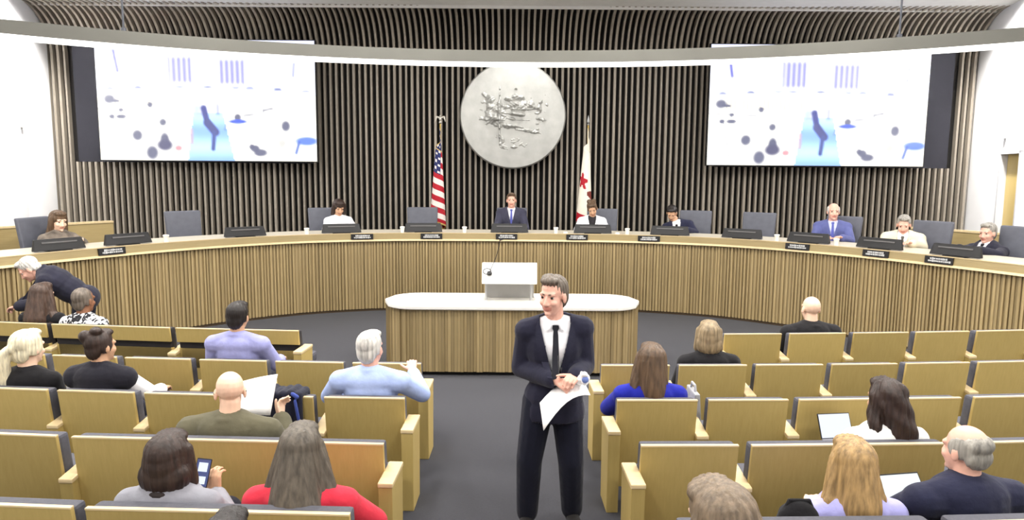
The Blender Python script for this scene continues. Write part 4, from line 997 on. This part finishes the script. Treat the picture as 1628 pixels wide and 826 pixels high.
# --- standing and bending men
def standing(J, w=1.0):
    J['M'] = frame(J['shR'] - J['shL'], J['nb'] - J['pel']); J['ch'] = J['pel'].lerp(J['nb'], 0.66); J['standing'] = True; return J
hs = 1.10; w = 1.04
J = dict(pel=V(0, 0, 0.95), nb=V(0.0, 0.01, 1.475), hd=V(0.015, 0.045, 1.795 - 0.118 * hs - 0.01), shL=V(-0.185, -0.005, 1.425), shR=V(0.185, 0.0, 1.405), elL=V(-0.215, -0.01, 1.16), elR=V(0.225, -0.04, 1.135), wrL=V(-0.13, 0.22, 1.145), wrR=V(-0.005, 0.235, 1.125),
         hipL=V(-0.09, 0, 0.92), hipR=V(0.10, 0, 0.92), knL=V(-0.125, 0.05, 0.50), knR=V(0.165, 0.05, 0.50), anL=V(-0.145, -0.03, 0.10), anR=V(0.175, 0.02, 0.10), toeL=V(-0.165, 0.15, 0.045), toeR=V(0.20, 0.20, 0.045), Mh=headM(-31, 3, 0),
         handR=(V(-0.8, 0.45, -0.35), V(0.2, 0.2, 1), V(0.3, 0.75, -0.5), 42), handL=(V(0.35, 0.85, 0.12), V(-0.3, 0, 1), V(-0.85, 0.2, -0.35), 48), vw=0.105, vl=0.44, tl=0.46, hem=0.80)
standing(J)
person('man in a dark navy suit and dark tie standing in the aisle holding a paper', (0.295, 4.87, 0), PI, J, hair='tousled', hcol='salt', sk='pink', top=WSH, jacket=cloth('navy_suit', 33, 33, 50), trousers=cloth('navy_trousers', 18, 20, 36), tie=cloth('dark_tie', 34, 34, 42), hs=hs, w=w, fine=True, face=True)
hs = 1.15
J = dict(pel=V(0, 0, 0.92), nb=V(0, 0.42, 1.24), hd=V(0.02, 0.565, 1.29), shL=V(-0.19, 0.36, 1.17), shR=V(0.19, 0.38, 1.19), elL=V(-0.24, 0.46, 0.92), elR=V(0.22, 0.52, 0.95), wrL=V(-0.14, 0.66, 0.88), wrR=V(0.14, 0.70, 0.87),
         hipL=V(-0.09, 0, 0.90), hipR=V(0.09, 0, 0.90), knL=V(-0.11, 0.08, 0.48), knR=V(0.11, 0.05, 0.48), anL=V(-0.12, -0.02, 0.10), anR=V(0.12, -0.05, 0.10), toeL=V(-0.14, 0.16, 0.045), toeR=V(0.14, 0.13, 0.045), Mh=headM(8, 38, 0))
J['M'] = frame(V(1, 0, 0), J['nb'] - J['pel']); J['ch'] = J['pel'].lerp(J['nb'], 0.66)
person('white-haired man in a dark suit bending down to talk in front of the desk', (-5.16, 8.62, 0), R(108), J, hair='short', hcol='white', sk='pink', top=WSH, jacket=DARKS, trousers=TROUS, hs=hs, w=1.1, fine=True, face=True, vneck=0.2)
# --- people behind the council desk
def judge(label, s, htop, **k):
    kw = {a: k.pop(a) for a in ('lean', 'side', 'hdy', 'hdx', 'yaw', 'pitch', 'roll', 'shw', 'arm', 'nl') if a in k}
    off = k.pop('off', 1.10); tw = k.pop('tw', 0.0); k.setdefault('trousers', TROUS); k.setdefault('face', True); k.setdefault('hs', 1.15)
    p, a = dais(s, off)
    arm = kw.pop('arm', None) or {'elL': (-0.28, 0.14, 0.72), 'elR': (0.28, 0.14, 0.72), 'wrL': (-0.13, 0.36, 0.79), 'wrR': (0.13, 0.36, 0.79)}
    J = seated(htop - ZS, zs=0.46, hs=k['hs'], w=k.get('w', 1.1), arm=arm, **kw)
    return person(label, (p.x, p.y, ZS), a + PI + tw, J, **k)
judge('woman with long brown hair seen from the side behind the desk by the white wall', -6.77, 1.85, hair='long', hcol='brown', top=cloth('print_top', 120, 110, 100, 0.6), hairlen=0.34, hs=1.22, lean=0.0, pitch=10, shw=0.175)
judge('dark-haired woman in a white top with a dark scarf, looking down', -2.93, 1.92, hair='bob', hcol='dark', sk='tan', top=WSH, hs=1.2, lean=0.02, pitch=24, shw=0.175, tw=R(10), extra=lambda r, J, T: neckpiece(r, J, BLK))
judge('young man in a charcoal suit and blue tie under the round seal', -0.02, 2.05, hair='short', hcol='brown', sk='pink', top=WSH, jacket=cloth('charcoal_suit', 58, 58, 74), tie=cloth('blue_tie', 84, 90, 160), hs=1.15)
judge('woman with pulled-back brown hair in a white jacket below the white flag', 1.45, 1.91, hair='bun', hcol='brown', sk='tan', top=CHAR, jacket=WSH, hs=1.15, lean=0.04, pitch=30, roll=12, shw=0.175, vneck=0.3)
judge('dark-haired man in a dark suit bending over the desk', 2.84, 1.86, hair='short', hcol='black', sk='tan', top=WSH, jacket=NAVY, hs=1.15, lean=0.06, hdx=0.10, pitch=38, tie=BLK, side=0.06)
judge('bald man in a blue suit and blue tie', 5.0, 1.985, hair='fringe', hcol='white', sk='pink', top=cloth('pale_shirt', 200, 205, 235, 0.04), jacket=cloth('blue_suit', 88, 94, 144), tie=cloth('mid_blue_tie', 84, 90, 160), hs=1.22, w=1.14, tw=R(22), yaw=8)
judge('grey-haired man in a cream jacket and dark tie leaning forward', 5.96, 1.84, hair='short', hcol='grey', sk='pink', top=WSH, jacket=cloth('cream', 226, 216, 190, 0.05), tie=cloth('grey_tie', 90, 86, 82), hs=1.2, lean=0.06, pitch=18, w=1.18, tw=R(22), nl=0.12)
judge('grey-haired man in a dark suit seen from the side near the oak door', 7.0, 1.79, hair='short', hcol='grey', sk='pink', top=WSH, jacket=DARKS, tie=BLK, hs=1.2, w=1.1, pitch=4, tw=R(-4))

# ------------------------------------------------------------ things people hold, and loose things
def sheet(name, label, cat, pts, m, th=0.003, group=None):
    """a curved sheet through rows of points"""
    nr, nc = len(pts), len(pts[0]); me = bpy.data.meshes.new(name)
    me.from_pydata([p for r in pts for p in r], [], [(i * nc + k, i * nc + k + 1, (i + 1) * nc + k + 1, (i + 1) * nc + k) for i in range(nr - 1) for k in range(nc - 1)])
    o = link(name, me, m, None, 'all'); md = o.modifiers.new('t', 'SOLIDIFY'); md.thickness = th; md.offset = 0
    return tag(o, label, cat)
P = []
for i in range(9):
    t = i / 8; r = []
    for k in range(5):
        q = (k / 4 - 0.5)
        r.append(V(0.50 - 0.30 * t + 0.02 * q, 4.58 - 0.05 * t - q * 0.16 + 0.03 * math.sin(t * PI), 1.085 - 0.17 * t ** 1.5 + 0.035 * math.sin(t * PI) - 0.10 * q * (0.3 + t)))
    P.append(r)
sheet('paper_sheet', 'folded white paper held by the man standing in the aisle', 'paper', P, PAPER)
b = MB(); rs = random.Random(2)
for k in range(16): b.ell(V(0.465, 4.555, 1.165) + V(rs.uniform(-.03, .03), rs.uniform(-.03, .03), rs.uniform(-.04, .04)), (rs.uniform(.012, .03), rs.uniform(.012, .03), rs.uniform(.012, .03)), Euler((rs.uniform(0, 3), rs.uniform(0, 3), 0)).to_matrix(), 8, 6)
o = thing('face_mask', 'crumpled white and blue face mask in the standing man\'s hand', 'mask', (0, 0, 0)); o.location = (0.465, 4.555, 1.165)
b.v = [tuple(Vector(v) - V(0.465, 4.555, 1.165)) for v in b.v]
link('cloth', remesh(b, 0.006, 1), PAPER, o, 'all')
b = MB(); b.ell(V(0.012, -0.032, 0.0), (0.022, 0.012, 0.024), None, 10, 8); b.build('blue_side', cloth('mask_blue', 110, 130, 190), o, True)
# phone
o = thing('phone', 'black phone with a lit screen held up by the woman with a dark bob', 'phone', (-1.765, 3.96, 0.765), R(8)); o.rotation_euler = (R(-22), R(8), R(6))
b = MB(); b.box((0, 0, 0), (0.082, 0.010, 0.16)); b.build('casing', BLKPL, o, bevel=0.004)
b = MB(); b.box((0, -0.006, 0), (0.074, 0.002, 0.148)); sc_ = b.build('screen', emit('phone_screen', (0.10, 0.14, 0.40, 1), 0.5), o)
b = MB(); b.box((0.0, -0.0075, 0.032), (0.05, 0.001, 0.05)); b.box((-0.004, -0.0075, -0.04), (0.058, 0.001, 0.042)); b.build('lit_picture', emit('phone_picture', (0.75, 0.85, 1, 1), 1.0), sc_)
# page in the olive man's hand
P = [[V(-1.97 + 0.21 * u + 0.03 * t, 4.98 + 0.03 * u + 0.10 * t + 0.02 * math.sin(u * 3), 0.74 + 0.23 * t + 0.04 * u * t) for u in [k / 6 for k in range(8)]] for t in [i / 6 for i in range(7)]]
sheet('white_page', 'white page held up by the bald man in an olive jacket', 'paper', P, PAPER)
# laptops
def laptop(label, loc, rz, tilt, wd, h, m):
    o = thing('laptop', label, 'laptop', loc, rz)
    b = MB(); b.box((0, 0.0, 0), (wd, h, 0.016)); b.build('base', GREYPL, o, bevel=0.004)
    b = MB(); b.box((0, -0.02, 0.009), (wd * 0.86, h * 0.5, 0.003)); b.build('keyboard', BLKPL, o)
    Mx = Matrix.Rotation(R(-tilt), 3, 'X'); c = V(0, h / 2, 0.006)
    b = MB(); b.box(c + Mx @ V(0, 0.004, h / 2), (wd, 0.008, h), Mx); ld = b.build('lid', BLKPL, o, bevel=0.002)
    b = MB(); b.box(c + Mx @ V(0, -0.0015, h / 2), (wd * 0.95, 0.003, h * 0.93), Mx); b.build('screen', m, ld)
laptop('laptop with a white screen on the lap of the balding man in navy', (2.33, 3.80, 0.52), R(10), 40, 0.31, 0.27, emit('laptop_screen', (0.88, 0.97, 1, 1), 0.9))
laptop('small laptop with a pale lit screen beside the woman in white', (2.38, 4.95, 0.585), R(8), 25, 0.25, 0.18, emit('tablet_screen', (0.82, 0.87, 1, 1), 0.9))
# jacket hung over an empty seat back in the third row
sx = -(G[1][0] + G[1][1]) / 2; sy = rowd('C', sx)
jo = thing('jacket', 'dark jacket with a blue lining hung over a seat back', 'jacket', (sx, sy, 0), 2 * 0.0118 * sx)
b = MB()
for i in range(9):
    x = -0.26 + 0.46 * i / 8; zt = 0.835 + 0.01 * math.sin(i * 2.1); b.cap((x, -0.025, zt - 0.30 - 0.03 * math.sin(i * 1.3)), (x, -0.02, zt), 0.034, 0.032); b.cap((x, -0.02, zt), (x, 0.15, zt - 0.01), 0.032, 0.034); b.cap((x, 0.15, zt - 0.01), (x, 0.19, 0.60), 0.034, 0.03)
link('shell', remesh(b, 0.010, 3), cloth('jacket_navy', 28, 29, 44), jo, 'all')
b = MB(); b.cap((0.19, -0.062, 0.80), (0.225, -0.06, 0.58), 0.012, 0.014); b.cap((0.17, -0.055, 0.85), (0.205, -0.058, 0.83), 0.016, 0.016); link('lining', remesh(b, 0.007, 2), cloth('lining_blue', 62, 78, 150), jo, 'all')
# bag by the lavender woman
o = thing('handbag', 'black rounded handbag hanging beside the blond woman in lavender', 'bag', (1.47, 3.50, 0.10))
b = MB(); b.ell((0, 0, 0.60), (0.12, 0.07, 0.15)); b.box((0, 0, 0.52), (0.22, 0.11, 0.16)); link('bag_body', remesh(b, 0.010, 3), BLK, o, 'all')
b = MB(); b.tube([(-0.08, 0, 0.68), (-0.05, 0.0, 0.745), (0.05, 0.0, 0.745), (0.08, 0, 0.68)], 0.010, 8); b.build('handle', BLK, o, True)
# light bag between the seats beside the woman in blue
o = thing('tote_bag', 'light grey tote bag standing beside the woman in royal blue', 'bag', (1.46, 5.62, 0.44))
b = MB(); b.hexa([(-0.05, -0.12, 0), (0.05, -0.12, 0), (0.05, 0.12, 0), (-0.05, 0.12, 0), (-0.02, -0.14, 0.33), (0.02, -0.14, 0.33), (0.02, 0.14, 0.33), (-0.02, 0.14, 0.33)]); b.build('bag_body', cloth('tote', 170, 170, 172), o, bevel=0.012)
b = MB(); b.tube([(0, -0.07, 0.32), (0, -0.05, 0.375), (0, 0.05, 0.375), (0, 0.07, 0.32)], 0.010, 8); b.build('handle', cloth('tote', 170, 170, 172), o, True)

# ------------------------------------------------------------ light: ceiling lamps, wall washers, the pendant ring
def area(name, loc, size, power, col=(1, 0.97, 0.92), rot=(0, 0, 0), sy=None, spread=180):
    l = bpy.data.lights.new(name, 'AREA'); l.energy = power; l.color = col; l.shape = 'RECTANGLE' if sy else 'DISK'; l.size = size; l.spread = R(spread)
    if sy: l.size_y = sy
    o = bpy.data.objects.new(name, l); COL.objects.link(o); o.location = loc; o.rotation_euler = rot; return o
for y in (0.6, 3.4, 6.2):
    for x in (-6.0, -2.0, 2.0, 6.0): area('ceiling_lamp', (x, y, ZC - 0.02), 0.9, LP['hall'])
for x in (-6.5, -3.6, -1.2, 1.2, 3.6, 6.5): area('ceiling_lamp', (x, 8.9 - 0.03 * x * x, ZC - 0.02), 0.6, LP['podium'])
for x in (-7.4, -5.0, -2.5, 0.0, 2.5, 5.0, 7.4): area('ceiling_lamp', (x, 13.2 - 0.03 * x * x, ZC - 0.02), 0.5, LP['dais'])
for sg in (-1, 1):
    area('wall_washer', (sg * 8.5, 13.6, ZC - 0.02), 0.5, LP['wash'], rot=(0, -sg * R(38), 0), spread=100)
    area('wall_washer', (sg * 8.3, 11.4, ZC - 0.02), 0.5, LP['wash'], rot=(0, -sg * R(38), 0), spread=100)
# spotlight on the seal
s = bpy.data.lights.new('seal_spot', 'SPOT'); s.energy = LP['seal']; s.spot_size = R(62); s.spot_blend = 0.5; s.shadow_soft_size = 0.06; s.color = (1, 0.98, 0.95)
so = bpy.data.objects.new('seal_spot', s); COL.objects.link(so); so.location = (0.3, 14.45, ZC - 0.05); so.rotation_euler = (V(0.0, 15.55, 3.55) - V(0.3, 14.45, ZC - 0.05)).to_track_quat('-Z', 'Y').to_euler()
wd_ = bpy.data.worlds.new('world'); SC.world = wd_; wd_.use_nodes = True; wd_.node_tree.nodes['Background'].inputs['Color'].default_value = (0.5, 0.5, 0.52, 1); wd_.node_tree.nodes['Background'].inputs['Strength'].default_value = 0.2
vs_ = SC.view_settings; vs_.view_transform = 'Standard'; vs_.look = 'None'; vs_.gamma = 1.0; vs_.use_curve_mapping = False; vs_.exposure = LP['exp']
SC.cycles.use_denoising = True; SC.cycles.max_bounces = 8; SC.cycles.diffuse_bounces = 4; SC.cycles.sample_clamp_indirect = 6.0
